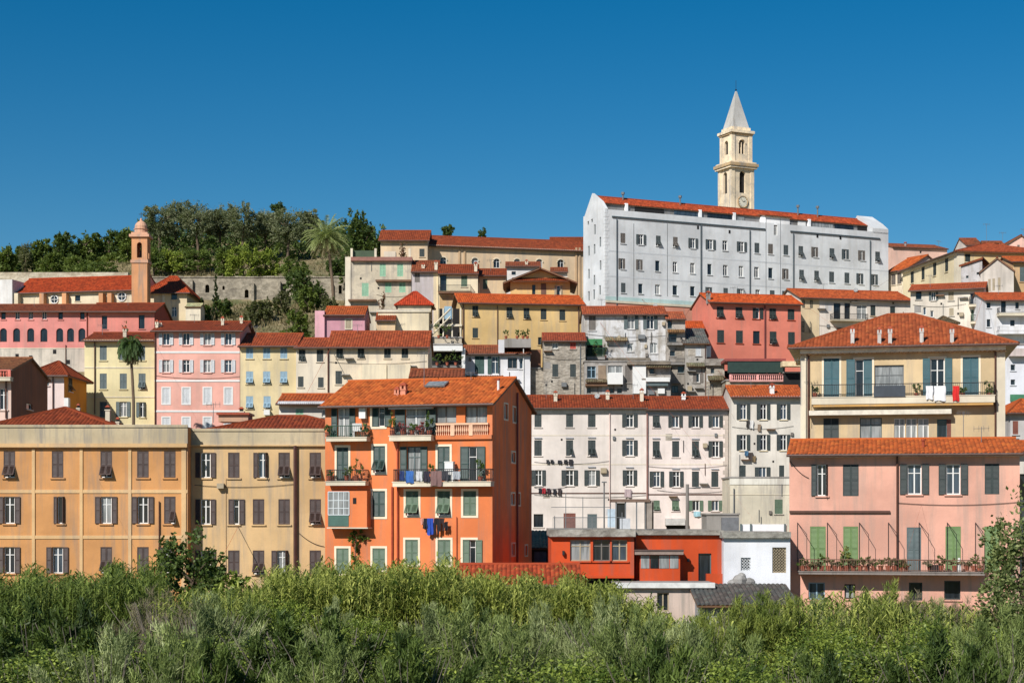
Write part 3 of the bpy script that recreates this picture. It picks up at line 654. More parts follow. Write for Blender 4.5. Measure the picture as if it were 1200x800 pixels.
# ---- salmon pink house, right front
PNK = plaster((240, 174, 150), .3)
b = Bld('pink_house', 'salmon pink house with dark green upper shutters, light green doors and a long cluttered balcony', 'house', 925, 1195, (105.5, 102.7), 530.5, 735, 9, PNK, sh=SH_DARK)
b.wins('ococ', [963.5, 997], 543.8, 581, 10) if False else None
b.win('h', 963.5, 543.8, 581, 13); b.win('c', 997, 543.8, 581, 18.5, sill=False); b.win('o', 1071.5, 543.5, 579.5, 17); b.win('o', 1117, 543.5, 579.5, 17); b.win('c', 1162.5, 543, 579, 17, sill=False)
for x in (958.5, 997, 1117, 1162.5): b.win('c', x, 616.5, 669, 18, sh=SH_LIME, sill=False)
b.win('c', 1071, 617.5, 669, 17, sh=SH_GREY, sill=False)
b.win('p', 957, 682, 702, 19, fr=SH_BLUE, pane=GL_BLUE); b.win('p', 996, 684, 701, 13, fr=DARK); b.win('d', 1073, 682, 703, 16); b.win('d', 1116, 680, 702, 19)
b.balcony(936, 1154, 669.5, 674, 655, 1.25, slab=plaster((150, 138, 128), .8), rail=paint((120, 84, 66), .7))
b.band(531, 4.5, paint((236, 230, 222)), 925, 1195, .10, px=1000, name='cornice'); b.bx('pipe_run', 925, 1043, 598, 600.5, PIPE_B, .02, .16); b.pipe(1051.5, 534, 668, .07)
b.roof('gable', (1060, 514.5), (222, 110, 56), .6, .15, moss=.18); b.finish()
b.chim(1082, 524, 516, 3.5, paint(T_RED, .8, .2), 'tube')
for x in (934.5, 969.5, 1007, 1041, 1077, 1110, 1143):
    mb = MB(); p = b.pt(x, 612, off=.06); q = b.pt(x, 668, off=.06); mb.tube([(p.x, -.06, q.z), (p.x, -.06, p.z)], .02, 5); r_ = b.pt(x+11, 626, off=1.1); mb.tube([(p.x, -.06, p.z), (r_.x, -1.1, r_.z)], .02, 5); mb.tube([(r_.x, -1.1, r_.z), (r_.x, -1.1, q.z)], .018, 5)
    b.part('awning_bracket', mb, IRON)
PINK = b

# ---- cream house with balcony, right
CRM = plaster((226, 196, 146), .3)
b = Bld('cream_house', 'cream house under a wide hipped roof with five chimneys and teal shutters along one balcony', 'house', 938, 1178, (123.5, 120.5), 402.5, 620, 12, CRM, sh=SH_TEAL)
T = dict(sur=.14, trim=SURR, sill=False)
b.win('c', 974.5, 420, 466, 18, **T); b.win('r', 1012, 421, 466, 20, **T); b.win('p', 1042, 428, 466, 34, sill=False, pane=GL_CURT, fr=PIPE_G); b.win('o', 1098.5, 420, 466, 17, **T); b.win('c', 1137.5, 418.5, 466, 19, **T)
b.win('c', 974, 490, 515, 18, sill=False, sh=SH_DARK); b.win('p', 1020.5, 489.5, 518, 26, sill=False, pane=GL_CURT, fr=SH_GREY)
for x in (1054, 1068, 1082): b.win('p', x, 490, 518, 13, sill=False, pane=GL_CURT)
b.win('d', 1104, 491, 518, 12, sill=False); b.win('c', 1112, 491, 518, 5, sh=SH_RUST, sill=False)
b.roof('hip', (1055, 368.5), (188, 94, 60), .85, .85, moss=.12, inset=6.2, fascia=paint((240, 226, 200))); b.finish()
b.band(408, 5, paint((240, 226, 200)), None, None, .55, px=1050, name='eaves_board')
mb = MB(); p = b.pt(1050, 413)
for i in range(46): cx = i*(b.w)/45; mb.box(cx-.05, cx+.05, -.55, -.02, p.z-.08, p.z)
b.part('rafters', mb, plaster((190, 150, 104)))
OCB = plaster((224, 172, 96), .3)
b.balcony(951, 1166, 466, 471, 451, .85, slab=CREAMT); b.bx('balcony_underside', 953, 1164, 471.3, 474, OCB, .01, .8)
b.bx('balcony_panel', 1024, 1061, 452, 464.5, paint((58, 66, 74)), .86, .93); b.bx('awning_edge', 948, 1115, 481, 484.5, paint((226, 216, 196)), .02, .8)
b.bx('corner_pillar', 1168, 1178, 410, 600, CREAMT, -.02, .05); b.bx('corner_pillar', 938, 949, 410, 600, CREAMT, -.02, .05)
b.pipe(1166.5, 411, 516, .07); b.pipe(944, 411, 516, .06, CREAMT, .2); b.pipe(947.5, 411, 520, .08)
for x, yb, yt in ((999, 402, 384), (1030.5, 402, 385), (1043, 402, 384), (1080, 401, 383), (1115.5, 401, 384)): b.chim(x, yb, yt, 4.2, plaster((214, 206, 194), .5))
CREAM = b
# ---- far right small house
b = Bld('house', 'small grey white house with rust brown shutter at the right edge beside the cream house', 'house', 1184, 1240, 140, 482, 560, 7, plaster((214, 208, 200), .5), sh=SH_RUST)
b.win('c', 1190, 493, 509, 6.5); b.win('d', 1190, 514, 522, 9); b.roof('hip', (1212, 468), T_OR, .4, .4); b.finish()
b = Bld('house', 'house front with orange roof peeking out behind the right end of the salmon house', 'house', 1186, 1260, 112, 528, 720, 6, plaster((220, 212, 196), .5)); b.win('d', 1197, 555, 585, 12, sill=False); b.roof('gable', (1230, 517), T_OR, .4, .3); b.finish()

# ================================================================== MIDDLE ROWS
# ---- long cream block with four rows of windows
CB = plaster((246, 232, 216), .18); GREYTRIM = paint((170, 172, 178), .8, .1)
b = Bld('apartment_block', 'long cream apartment block with four window rows and grey painted shade under its red roof', 'building', 605, 757.5, 170, 476.5, 640, 8.5, CB, sh=SH_DARK)
for k, x, wd in (('c', 630.5, 8.5), ('c', 667.5, 8.5), ('c', 693.5, 9), ('o', 738, 9)): b.win(k, x, 485, 500, wd)
for k, x, wd in (('c', 630.5, 9), ('b', 667.5, 8.5), ('a', 693.5, 9), ('o', 738, 9)): b.win(k, x, 515.5, 534, wd)
for k, x, wd in (('o', 631, 8.5), ('o', 667.5, 9.5), ('o', 693.7, 9), ('o', 738, 8.5)): b.win(k, x, 550.5, 568.5, wd)
b.win('d', 631, 602, 617, 11, sh=SH_RUST, back=DARK); b.win('c', 667.5, 601, 620, 14, sh=SH_RUST, sill=False); b.win('c', 694, 602, 620, 11, sh=SH_GREY, sill=False)
b.band(478.5, 5.5, GREYTRIM, 605, 757, .06, px=700, name='eave_shade'); mb = MB(); p = b.pt(700, 478.5);  # grey band paints the bluish shade under the eaves
for i in range(60): mb.box(i*b.w/60, i*b.w/60+.11, -.16, -.06, p.z-.42, p.z-.02)
mb.box(0, b.w, -.075, -.055, p.z-.45, p.z); b.part('dentils', mb, paint((226, 222, 216)))
b.band(509.5, .9, CREAMT, 605, 757, .02, px=700); b.band(543.5, .9, CREAMT, 605, 757, .02, px=700); b.band(577, 1.2, PIPE_B, 605, 757, .05, px=700); b.pipe(714.5, 484, 600, .05, paint((226, 196, 184)))
for x, y in ((630.5, 513), (667.5, 513), (693.5, 512.5), (738, 513), (667.5, 547), (693.5, 547), (738, 547.5)): b.bx('window_hood', x-4.5, x+4.5, y-.6, y+.5, GREYTRIM, .01, .12)
b.roof('gable', (700, 463.5), T_RED, .45, .1, moss=.25); b.finish()
for x, yb, yt in ((651, 470, 459), (712, 468, 458), (752, 470, 456)): b.chim(x, yb, yt, 4)
CB2 = plaster((244, 226, 212), .2)
b = Bld('apartment_block', 'pinkish cream apartment block with quoined corner and open green grey shutters', 'building', 757.8, 853, 170, 478, 640, 8.5, CB2, sh=SH_DARK)
for k, x, wd in (('a', 769, 8), ('o', 791.5, 8.5), ('o', 815, 8.5), ('o', 838.5, 8.5)): b.win(k, x, 487, 500.5, wd)
for k, x, wd in (('a', 769, 8), ('c', 791.8, 8.5), ('a', 815, 8), ('o', 838.5, 8.5)): b.win(k, x, 516.5, 535.5, wd)
for k, x, wd in (('o', 769.5, 8), ('o', 792.5, 8.5), ('c', 815, 8), ('c', 837.7, 8.5)): b.win(k, x, 552, 570, wd)
for k, x, wd in (('a', 769, 8), ('a', 791.6, 8.5), ('o', 815.5, 8), ('o', 838, 8)): b.win(k, x, 586, 598.5, wd, sh=SH_OLIVE)
b.band(479, 6.5, GREYTRIM, 758, 853, .06, px=800, name='eave_shade'); b.band(509.5, .9, CREAMT, 758, 853, .02, px=800); b.band(543.5, .9, CREAMT, 758, 853, .02, px=800); b.band(578.5, 1.2, PIPE_B, 758, 853, .05, px=800); b.pipe(758.5, 484, 600, .09, paint((150, 110, 100)))  # grey band under the eaves again carries their shade as colour
b.quoins(plaster((200, 186, 170), .3)); b.roof('gable', (800, 465), (166, 74, 46), .45, .1, moss=.2); b.finish()
for x, y in ((769, 513.5), (791.6, 513.5), (815, 514), (792, 549), (815, 549), (838, 549.5)): b.bx('window_hood', x-4.5, x+4.5, y-.6, y+.5, GREYTRIM, .01, .12)
b.chim(801, 468, 460, 4.5, WHITE); b.bx('awning', 780, 803, 607, 615, paint((200, 196, 190)), .0, .9); b.bx('awning', 781, 803, 615.5, 621, DARK, .0, .05)  # second box is a flat dark sheet on the wall below
# ---- cream house with terrace ledge
b = Bld('cream_house', 'narrow cream house with nine shutters stacked over a stained terrace wall', 'house', 857, 942, 168, 463.5, 640, 8, plaster((236, 214, 168), .3), sh=SH_DARK)
for x in (871, 894.5, 918): b.win('o', x, 473, 491.5, 8); b.win('o', x, 509, 527.5, 8)
b.win('c', 870, 545, 560, 8); b.win('o', 893.5, 547, 560, 9); b.win('c', 916, 545, 560, 6)
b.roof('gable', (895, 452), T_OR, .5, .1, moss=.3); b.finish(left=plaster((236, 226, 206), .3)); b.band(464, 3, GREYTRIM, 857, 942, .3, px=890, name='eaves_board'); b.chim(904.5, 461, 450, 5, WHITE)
b = Bld('terrace_wall', 'stained cream terrace wall with one green shutter below the narrow cream house', 'wall', 855.5, 926, 161, 560, 640, 6, plaster((232, 220, 190), .9))
b.win('c', 912.5, 585, 602, 9.5, sh=SH_OLIVE); b.band(559.5, 8, plaster((240, 234, 214), .5), 855, 926, .06, px=890); b.band(579, .7, CREAMT, 855, 926, .04, px=890); b.pipe(860, 572, 622, .06, PIPE_G); flatroof(b); b.finish()
b = Bld('house', 'low concrete outbuilding with grey tank top before the stained terrace wall', 'outbuilding', 828, 866, 150, 603, 640, 4, CONC); b.bx('tank', 846, 866, 606, 622, paint((120, 122, 126)), .0, .6); flatroof(b); b.finish()

# ---- left: yellow, pink, beige, cream row (pale fronts above the palazzo roofs)
YEL = plaster((244, 226, 166), .15)
b = Bld('yellow_house', 'pale yellow house with grey green shutters behind the slender palm', 'house', 99, 181, 170, 398, 520, 9, YEL, sh=SH_GREY)
b.wins('ccc', [121, 144.5, 166], 405, 422, 8); b.wins('cca', [121, 144.5, 166.5], 437.5, 455.5, 8); b.win('c', 121, 470.5, 489, 8); b.win('o', 144.5, 470.5, 488, 8.5, pane=GL_CURT); b.win('h', 167, 471, 488.5, 7)
for y in (430, 464.5, 497): b.band(y, 1.2, CREAMT, 99, 181, .05, px=140)
b.pipe(111, 400, 485, .06); b.band(398, 2.2, paint((220, 190, 150)), 99, 181, .3, px=140, name='eaves_board'); b.roof('gable', (140, 390), T_RED, .45, .2, moss=.3); b.finish(); b.chim(146.5, 395, 384, 4)
PK2 = plaster((250, 180, 162), .12)
b = Bld('pink_house', 'bright pink house with white bands and pale open shutters between yellow and beige houses', 'house', 181.5, 281, 169, 386.5, 520, 10, PK2, sh=SH_WHITE)
X5 = [194.7, 218.2, 243, 267.5]; Wt = dict(sur=.12, trim=WHITE, sill=False)
b.wins('oooo', X5, 390, 404, 8); b.wins('oooo', X5, 421.5, 436, 8); b.wins('cccc', X5, 454.5, 473, 8, **Wt); b.wins('cccc', X5, 489, 506, 8, **Wt)
for y in (411.5, 445, 480.5): b.band(y, 2.2, WHITE, 181, 281, .05, px=230)
b.roof('gable', (230, 377), T_RED, .5, .35, moss=.25); b.finish(); b.pipe(181.8, 390, 500, .06)
for x, yb, yt in ((184, 384, 376), (188, 383, 377), (261, 381, 372), (283, 379, 371)): b.chim(x, yb, yt, 3.2)
b = Bld('beige_house', 'beige house with light blue shutters right of the bright pink house', 'house', 281.5, 347, 169, 404, 520, 9, plaster((240, 216, 160), .25), sh=SH_BLUE)
b.wins('ccc', [292.5, 312.5, 332.5], 407, 420, 8); b.wins('aaa', [292.5, 312.5, 332.5], 435, 450, 8); b.wins('aa', [292.5, 313], 464, 479, 8); b.bx('air_unit', 309, 316, 480, 486, WHITE, .0, .5)
b.roof('gable', (320, 391), (184, 86, 56), .45, .2, moss=.3); b.finish()
b = Bld('cream_house', 'narrow cream house with four dark shutters right of the beige house', 'house', 347, 386, 168.5, 406, 520, 8, plaster((240, 224, 194), .3), sh=SH_DARK)
b.win('a', 354, 409.5, 423, 8); b.win('c', 375, 409.5, 423.5, 8); b.win('c', 352.5, 441, 453.5, 6.5); b.win('c', 376, 442, 454, 6.5); b.roof('gable', (365, 396.5), (184, 86, 56), .4, .2); b.finish()
b = Bld('cream_house', 'long low cream house with five dark shutters and red roof above the orange house', 'house', 385, 501.5, 168, 405, 520, 8.5, plaster((240, 220, 186), .35), sh=SH_DARK)
for k, x in (('a', 398), ('a', 423), ('c', 454), ('c', 474.5)): b.win(k, x, 406.5, 419.5, 8)
b.win('c', 397, 434.5, 450, 8); b.bx('box_annex', 424, 453, 427, 448, plaster((240, 222, 184), .3), -.02, .8); b.bx('box_annex', 454, 481, 427, 448, plaster((240, 222, 184), .3), -.02, 1.0); b.pipe(384.5, 408, 460, .07)
b.roof('gable', (440, 388.5), (186, 88, 58), .45, .2, moss=.25); b.finish()
b = Bld('house', 'small cream house with scalloped awning edge tucked left of the orange house roof', 'house', 327, 390, 132, 471, 520, 6, plaster((240, 228, 206), .2), sh=SH_OLIVE)
b.win('c', 351, 479, 490, 9, sh=SH_MINT); b.win('p', 380, 479, 488, 6); b.roof('gable', (355, 462), T_OR, .5, .2); b.finish()
mb = MB(); p = b.pt(350, 472)
for i in range(26): mb.lathe([(.1, p.z), (.12, p.z-.1), (.02, p.z-.22)], 6, 0, (i*b.w/26+.05, -.55))
mb.box(0, b.w, -.6, -.5, p.z, p.z+.1); b.part('awning', mb, paint((206, 206, 208)))
b = Bld('penthouse', 'small rooftop hut with brown tiled roof just behind the orange house ridge', 'hut', 482, 541, 128, 441, 470, 4, plaster((226, 200, 170), .3), base=P(482, 480, 128).z); b.roof('gable', (510, 433), T_BR, .3, .2, gut=False); b.finish()
# ---- far left
BRN = plaster((150, 96, 74), .3)  # brown of the gable side, with its shade put into the colour
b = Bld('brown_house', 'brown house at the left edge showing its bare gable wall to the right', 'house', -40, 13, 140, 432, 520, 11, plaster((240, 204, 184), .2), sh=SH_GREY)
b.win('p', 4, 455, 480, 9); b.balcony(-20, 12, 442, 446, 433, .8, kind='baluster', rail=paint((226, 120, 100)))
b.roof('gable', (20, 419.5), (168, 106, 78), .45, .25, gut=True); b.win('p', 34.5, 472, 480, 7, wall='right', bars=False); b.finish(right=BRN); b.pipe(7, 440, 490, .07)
b = Bld('orange_house', 'small house with pinkish front and bright ochre side under a red hipped roof', 'house', 34, 75, 160, 438, 520, 8.5, plaster((246, 220, 208), .15), sh=SH_GREY)
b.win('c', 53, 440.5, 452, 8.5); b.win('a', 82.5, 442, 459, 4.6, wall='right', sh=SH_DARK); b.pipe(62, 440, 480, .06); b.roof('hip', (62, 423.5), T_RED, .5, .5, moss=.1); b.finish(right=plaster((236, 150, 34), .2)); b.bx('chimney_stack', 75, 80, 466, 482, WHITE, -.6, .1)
# ---- pink arcade building
ARC = plaster((240, 146, 140), .2); STW = plaster((226, 212, 190), .8, patch=.25)
b = Bld('arcade_building', 'pink arcaded building with a row of seven arches over a pale stained wall', 'building', -20, 103, 205, 364, 460, 9, ARC, sh=SH_DARK)
for x, k in ((4, 'd'), (20.5, 'p'), (36, 'p'), (52, 'p'), (71, 'd'), (96.5, 'd')): b.win(k, x, 364.5, 374.5, 5.6, sh=SH_WGREY)
for x in (4, 19.5, 36, 51.5, 70, 82.7, 96): b.win('A', x, 384.5, 400.5, 8.4, pane=GL_DARK, sill=False, bars=False, fr=SH_RUST)
b.band(407.5, 1, CREAMT, -20, 103, .06, px=50); b.bx('lower_wall', -20, 103, 408.5, 470, STW, -.03, .03)
for x, y in ((20, 417), (36, 419), (64, 412), (80, 424)): b.bx('hole', x-2, x+2, y-2.5, y+2.5, DARK, .02, .045)
b.pipe(77, 404, 432, .05); b.roof('gable', (50, 357), T_BR, .5, .2, moss=.2); b.finish(); b.pipe(102, 364, 400, .06)
b = Bld('pink_house', 'rose pink house with two tall windows under the orange bell tower', 'house', 103.5, 181, 203.5, 364, 440, 10, plaster((236, 138, 128), .15), sh=SH_DARK)
b.win('d', 122.5, 370, 385.5, 6.2); b.win('d', 166, 369, 385, 6.8); b.roof('gable', (145, 355.5), T_RED, .5, .25, moss=.25); b.finish(right=plaster((190, 84, 76), .2))  # right side in a darker red, its shade put into the colour
# ---- hillside church
NAV = plaster((246, 226, 186), .3); CT = plaster((232, 160, 108), .45)
b = Bld('church', 'long cream hillside church nave with buttresses, round windows and orange roof', 'church', 14, 158, (228, 224.5), 342.5, 370, 10, NAV)
for x, y, r_ in ((64, 351, 4.6), (143, 347.5, 5)):
    u, z = b.uz(x, y); ra = r_/FPX*226; mb = MB(); M = Matrix.Translation((u, -.02, z)) @ Matrix.Rotation(R(90), 4, 'X')
    ps = [M @ Vector((ra*math.cos(a), ra*math.sin(a), 0)) for a in np.linspace(0, 2*math.pi, 20)[:-1]]; mb.face(ps, 1)
    pc = [M @ Vector((ra*1.05*math.cos(a), ra*1.05*math.sin(a), .05)) for a in np.linspace(0, 2*math.pi, 20)]; mb.tube(pc, .09, 5); mb.tube([M @ Vector((0, -ra, .05)), M @ Vector((0, ra, .05))], .05, 4); mb.tube([M @ Vector((-ra, 0, .05)), M @ Vector((ra, 0, .05))], .05, 4)
    b.part('round_window', mb, [WHITE, GL_DARK])
b.win('d', 91, 346, 353, 6)
for x in (18.5, 48.5, 75, 118, 128): b.bx('buttress', x-2.5, x+2.5, 343.5, 372, CT if x > 40 else NAV, -.02, .9)
b.roof('gable', (85, 325.5), (196, 78, 42), .4, .1, moss=.15); b.finish(); b.bx('wall', -8, 14.3, 328, 372, plaster((240, 236, 226), .3), -2, 1.2, )
b = Bld('church_apse', 'cream church apse with hipped orange roof right of the bell tower', 'church', 172, 219, 226, 341, 380, 9, plaster((240, 216, 170), .35))
b.win('d', 204, 344, 351, 7); b.win('A', 204, 359, 371, 6, sill=False, pane=GL_DARK); b.bx('pier', 190, 193, 342, 375, NAV, -.02, .25); b.roof('hip', (190, 324), (196, 80, 44), .5, .5, inset=2.2); b.finish()
b = Bld('outbuilding', 'tiny cream flat roofed hut right of the church apse', 'outbuilding', 217.5, 235, 222, 359, 385, 3, plaster((246, 230, 196), .2)); b.roof('gable', (226, 356), (222, 210, 180), .2, .1, gut=False); b.finish()
# orange campanile
def campanile(b, stages, m, trim):
    """stages: (name, px_top, px_bottom, growth in metres beyond the shaft)"""
    out = []
    for name, yt, yb, g, mat in stages:
        z1 = b.pt(b.cx, yt).z; z0 = b.pt(b.cx, yb).z; mb = MB(); mb.box(-g, b.w+g, -g, b.d+g, z0, z1); out.append(b.part(name, mb, mat))
    return out
b = Bld('bell_tower', 'slim orange church bell tower with small pink dome on the left hillside', 'tower', 154.2, 172.5, 221, 306, 380, 2.05, CT); b.cx = 163
b.rz = b.rz; TRM = plaster((226, 170, 136), .4)
b.finish(top=b.pt(163, 306).z)
belf = b.pt(163, 277.5).z; z0 = b.H; u0, u1 = b.w*.34, b.w*.66
mb = MB(); s_ = Bld.wall_panel; hz = [(u0, u1, z0+.45, belf-.7, True)]
s_(b, mb, lambda u, d, z: (u, d, z), b.w, z0, belf, hz, .3); s_(b, mb, lambda u, d, z: (b.w-d, u, z), b.d, z0, belf, hz, .3); s_(b, mb, lambda u, d, z: (d, b.d-u, z), b.d, z0, belf, hz, .3); s_(b, mb, lambda u, d, z: (b.w-u, b.d-d, z), b.w, z0, belf, hz, .3)
b.part('belfry', mb, CT); campanile(b, [('cornice', 304.5, 308, .12, TRM), ('cornice', 274.5, 277.6, .28, TRM), ('attic', 272, 274.6, .05, TRM)], CT, TRM)
mb = MB(); c_ = (b.w/2, b.d/2); zz = lambda y: b.pt(163, y).z
mb.lathe([(.85, zz(272)), (.85, zz(268)), (.95, zz(267.6)), (.95, zz(266.8)), (.8, zz(266.5)), (.82, zz(263.5)), (.66, zz(260.5)), (.35, zz(258.2)), (.14, zz(257)), (.14, zz(255)), (.02, zz(254))], 16, 0, c_); b.part('dome', mb, TRM)
mb = MB(); mb.tube([(c_[0], c_[1], zz(255)), (c_[0], c_[1], zz(247))], .04, 5); mb.tube([(c_[0]-.3, c_[1], zz(249.5)), (c_[0]+.3, c_[1], zz(249.5))], .035, 5); b.part('cross', mb, IRON)
mb = MB(); mb.lathe([(.03, z0+1.5), (.15, z0+1.4), (.2, z0+1.0), (.3, z0+.75), (0.01, z0+.75)], 12, 0, c_); b.part('bell', mb, paint((90, 80, 60), .4, .2, .6))

b = Bld('shed', 'dark shed with grey sheet roof between orange house and bright red house', 'shed', 618, 650, 122, 640, 690, 5, plaster((96, 84, 76), .6)); b.roof('mono', (634, 622), (168, 152, 134), .5, .2, moss=.5, gut=False); b.bx('tarpaulin', 626, 640, 646, 664, paint((92, 92, 98), .7, .3), .0, .3); b.finish()

# ================================================================== UPPER MIDDLE
b = Bld('pink_house', 'small magenta pink house with narrow sunlit side and single shutter above the long cream house', 'house', 380, 427.5, 196, 368, 420, 7, plaster((222, 156, 170), .25), sh=SH_WHITE)
b.win('c', 408.5, 374.5, 385, 6.5, sh=SH_BEIGE, sur=.12, trim=CREAMT); b.roof('gable', (410, 359.5), T_OR, .4, .1); b.finish(); b.bx('lit_side_wall', 369, 380.2, 364, 412, plaster((240, 176, 184), .2), -4, .4)  # narrow side in lighter pink, sunlight put into its colour
b = Bld('cream_house', 'plain cream house with a dark shutter beside the small hexagonal roof', 'house', 443, 502.5, 199, 364, 420, 7, plaster((242, 222, 180), .3), sh=SH_DARK)
b.win('c', 453, 376, 390, 8); flatroof(b); b.bx('coping', 441, 504, 363, 365.5, CREAMT, -.02, .15); b.finish()
b = Bld('turret', 'squat cream roof turret under a pointed red hexagonal roof', 'tower', 466, 505, 202, 355, 372, 3.6, plaster((242, 220, 180), .3), base=EZ+P(0, 372, 199).z-12)
b.roof('hip', (485.5, 342), (214, 76, 48), .35, .35, gut=False); b.finish()
b = Bld('roof_wing', 'low red roofed porch at the left end of the plain cream house', 'house', 441, 463, 198, 374, 420, 5, plaster((230, 196, 150), .3), base=ter(198)-1); b.roof('gable', (452, 363.5), T_RED, .3, .1); b.finish()
# green shuttered house with roof terrace
GSH = plaster((222, 206, 174), .9, patch=.35)
b = Bld('green_shuttered_house', 'tall stained beige house with mint green shutters and planted roof terrace', 'house', 406, 482, 214, 303, 420, 9, GSH, sh=SH_MINT)
b.win('c', 428, 331.5, 347, 8, sill=False)
for x in (448.5, 469): b.win('c', x, 309, 324, 7, sill=False); b.win('c', x+6.5 if x < 460 else x+2.5, 331, 342.5, 7.5, sill=False)
for x0, x1, y in ((440, 483, 327.5), (408, 441, 350.5)): b.bx('ledge', x0, x1, y, y+2, WOOD, -.02, .6)
b.bx('eaves', 411, 483, 301, 305.5, T_BR and paint((150, 100, 84)), -.3, .5); flatroof(b); b.finish(); b.bx('rail_plant_box', 412, 440, 293, 301, paint((60, 80, 50)), -.5, -.4)
for x in (412, 440, 480): b.bx('terrace_post', x-1.3, x+1.3, 291, 302, CREAMT, -.2, .1)
b.bx('penthouse_wall', 448, 462, 291, 302, plaster((240, 220, 190)), -4, -2.5); b.bx('lit_wall_strip', 404.5, 411, 301, 405, plaster((240, 226, 196)), -.02, .12)  # pale strip at the left paints the sunlit side wall
b = Bld('grey_house', 'lilac grey blank walled house under a red roof beside the mint shuttered house', 'house', 482.5, 513.5, 212, 317, 420, 7, plaster((206, 194, 190), .45), sh=SH_GREY)
b.win('c', 489, 320, 331, 6, sh=SH_WGREY, sill=False); b.roof('gable', (498, 306), T_BR, .4, .1, moss=.4); b.bx('corner_pillar', 508, 513.5, 318, 400, plaster((238, 216, 170)), -.02, .06); b.finish(); b.chim(496, 314, 309, 3.5); b.chim(511, 316, 306, 3.5)
b = Bld('cream_house', 'cream house with a long open balcony and red roof under the arched church windows', 'house', 514, 560, 210, 319.5, 420, 7, plaster((244, 226, 184), .3), sh=SH_OLIVE)
b.win('d', 519.5, 322, 341, 7.5); b.win('c', 544, 323, 336, 7); b.balcony(513.5, 552, 341.5, 343.5, 334, .9, slab=WOOD); b.bx('lower_band', 515, 553, 346, 362, plaster((216, 178, 120), .3), -.02, .05); b.roof('gable', (535, 310.5), T_RED, .4, .1, moss=.4); b.finish(); b.chim(557.5, 318, 308, 3.5)
b = Bld('cream_house', 'small peach house with one olive shutter and red roof below the long church', 'house', 561.5, 593, 212, 322, 400, 6, plaster((238, 208, 160), .3), sh=SH_OLIVE)
b.win('c', 568.5, 327, 339, 5); b.roof('gable', (577, 315.5), T_RED, .35, .1, moss=.3); b.finish(); b.pipe(560.8, 322, 345, .05)
b = Bld('house', 'white rooftop house peeking over the ochre chalet', 'house', 593, 633, 221, 311.5, 350, 5, plaster((240, 232, 220), .2)); b.win('d', 602, 318, 322, 5, sill=False); b.roof('gable', (612, 307.5), T_BR, .3, .1); b.finish(); b.chim(617, 310, 305, 3)
b = Bld('house', 'narrow roof strip of a house right behind the ochre chalet', 'house', 646, 665, 223, 318, 350, 4, plaster((236, 220, 200), .2)); b.roof('gable', (655, 314), T_BR, .3, .1); b.finish()
# ochre chalet (gable to the front)
b = Bld('ochre_chalet', 'ochre chalet with its low brown gable facing the viewer', 'house', 598, 668, 207, 329, 380, 8, plaster((230, 186, 116), .3), sh=SH_DARK)
b.win('d', 625.5, 333.5, 345.5, 4); b.bx('recess', 634, 640, 332, 356, paint((110, 74, 56)), -.02, .03); b.win('o', 654.5, 334.5, 346.5, 4.5, sh=SH_BEIGE)
b.roof('front', (633, 315), (170, 96, 66), 1.0, .9, moss=.2); b.finish()
mb = MB(); p0, p1 = b.pt(600, 327.5), b.pt(666, 328); tile_face(mb, (p0.x, -1.0, p0.z-.3), (p1.x, -1.0, p0.z-.3), (p0.x, .05, p0.z+.2), (p1.x, .05, p0.z+.2)); b.part('porch_roof', mb, [tiles(T_RED), WOOD])
# yellow ochre house
b = Bld('ochre_house', 'long yellow ochre house with six dark shutters and bright orange roof below the chalet', 'house', 541.5, 681, (201, 203), 353.5, 430, 8, plaster((236, 196, 124), .25), sh=SH_DARK)
for k, x in (('a', 557), ('a', 597), ('a', 617), ('c', 637), ('c', 659)): b.win(k, x, 358+(x-557)*.045, 371+(x-557)*.045, 7)
b.win('c', 557, 384, 396, 6.5); b.win('d', 632.5, 395, 404, 4)
b.roof('gable', (600, 345.5), (216, 96, 46), .5, .5, moss=.12); b.finish(); b.pipe(583, 358, 404, .05); b.pipe(678, 359, 392, .06); b.pipe(543, 356, 404, .07)
b = Bld('porch', 'open timber porch with plants and striped blinds left of the ochre house', 'porch', 501, 541, 200, 396, 425, 5, plaster((216, 200, 170), .5), base=ter(200)-1.5)
for x in (519, 529.5, 539.5): b.bx('post', x-.8, x+.8, 360, 396, CREAMT, -1, -.8)
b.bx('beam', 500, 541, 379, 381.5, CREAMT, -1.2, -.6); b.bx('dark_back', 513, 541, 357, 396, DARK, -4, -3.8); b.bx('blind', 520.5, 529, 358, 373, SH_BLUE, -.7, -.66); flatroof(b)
mb = MB(); p0, p1 = b.pt(498, 392), b.pt(528, 362); mb.tube([(p0.x, -.2, p0.z), (p1.x, -.2, p1.z)], .12, 5); mb.tube([(p0.x, -.2, p0.z-.9), (p1.x, -.2, p1.z-.9)], .1, 5); b.part('stair_rail', mb, CREAMT); b.finish()
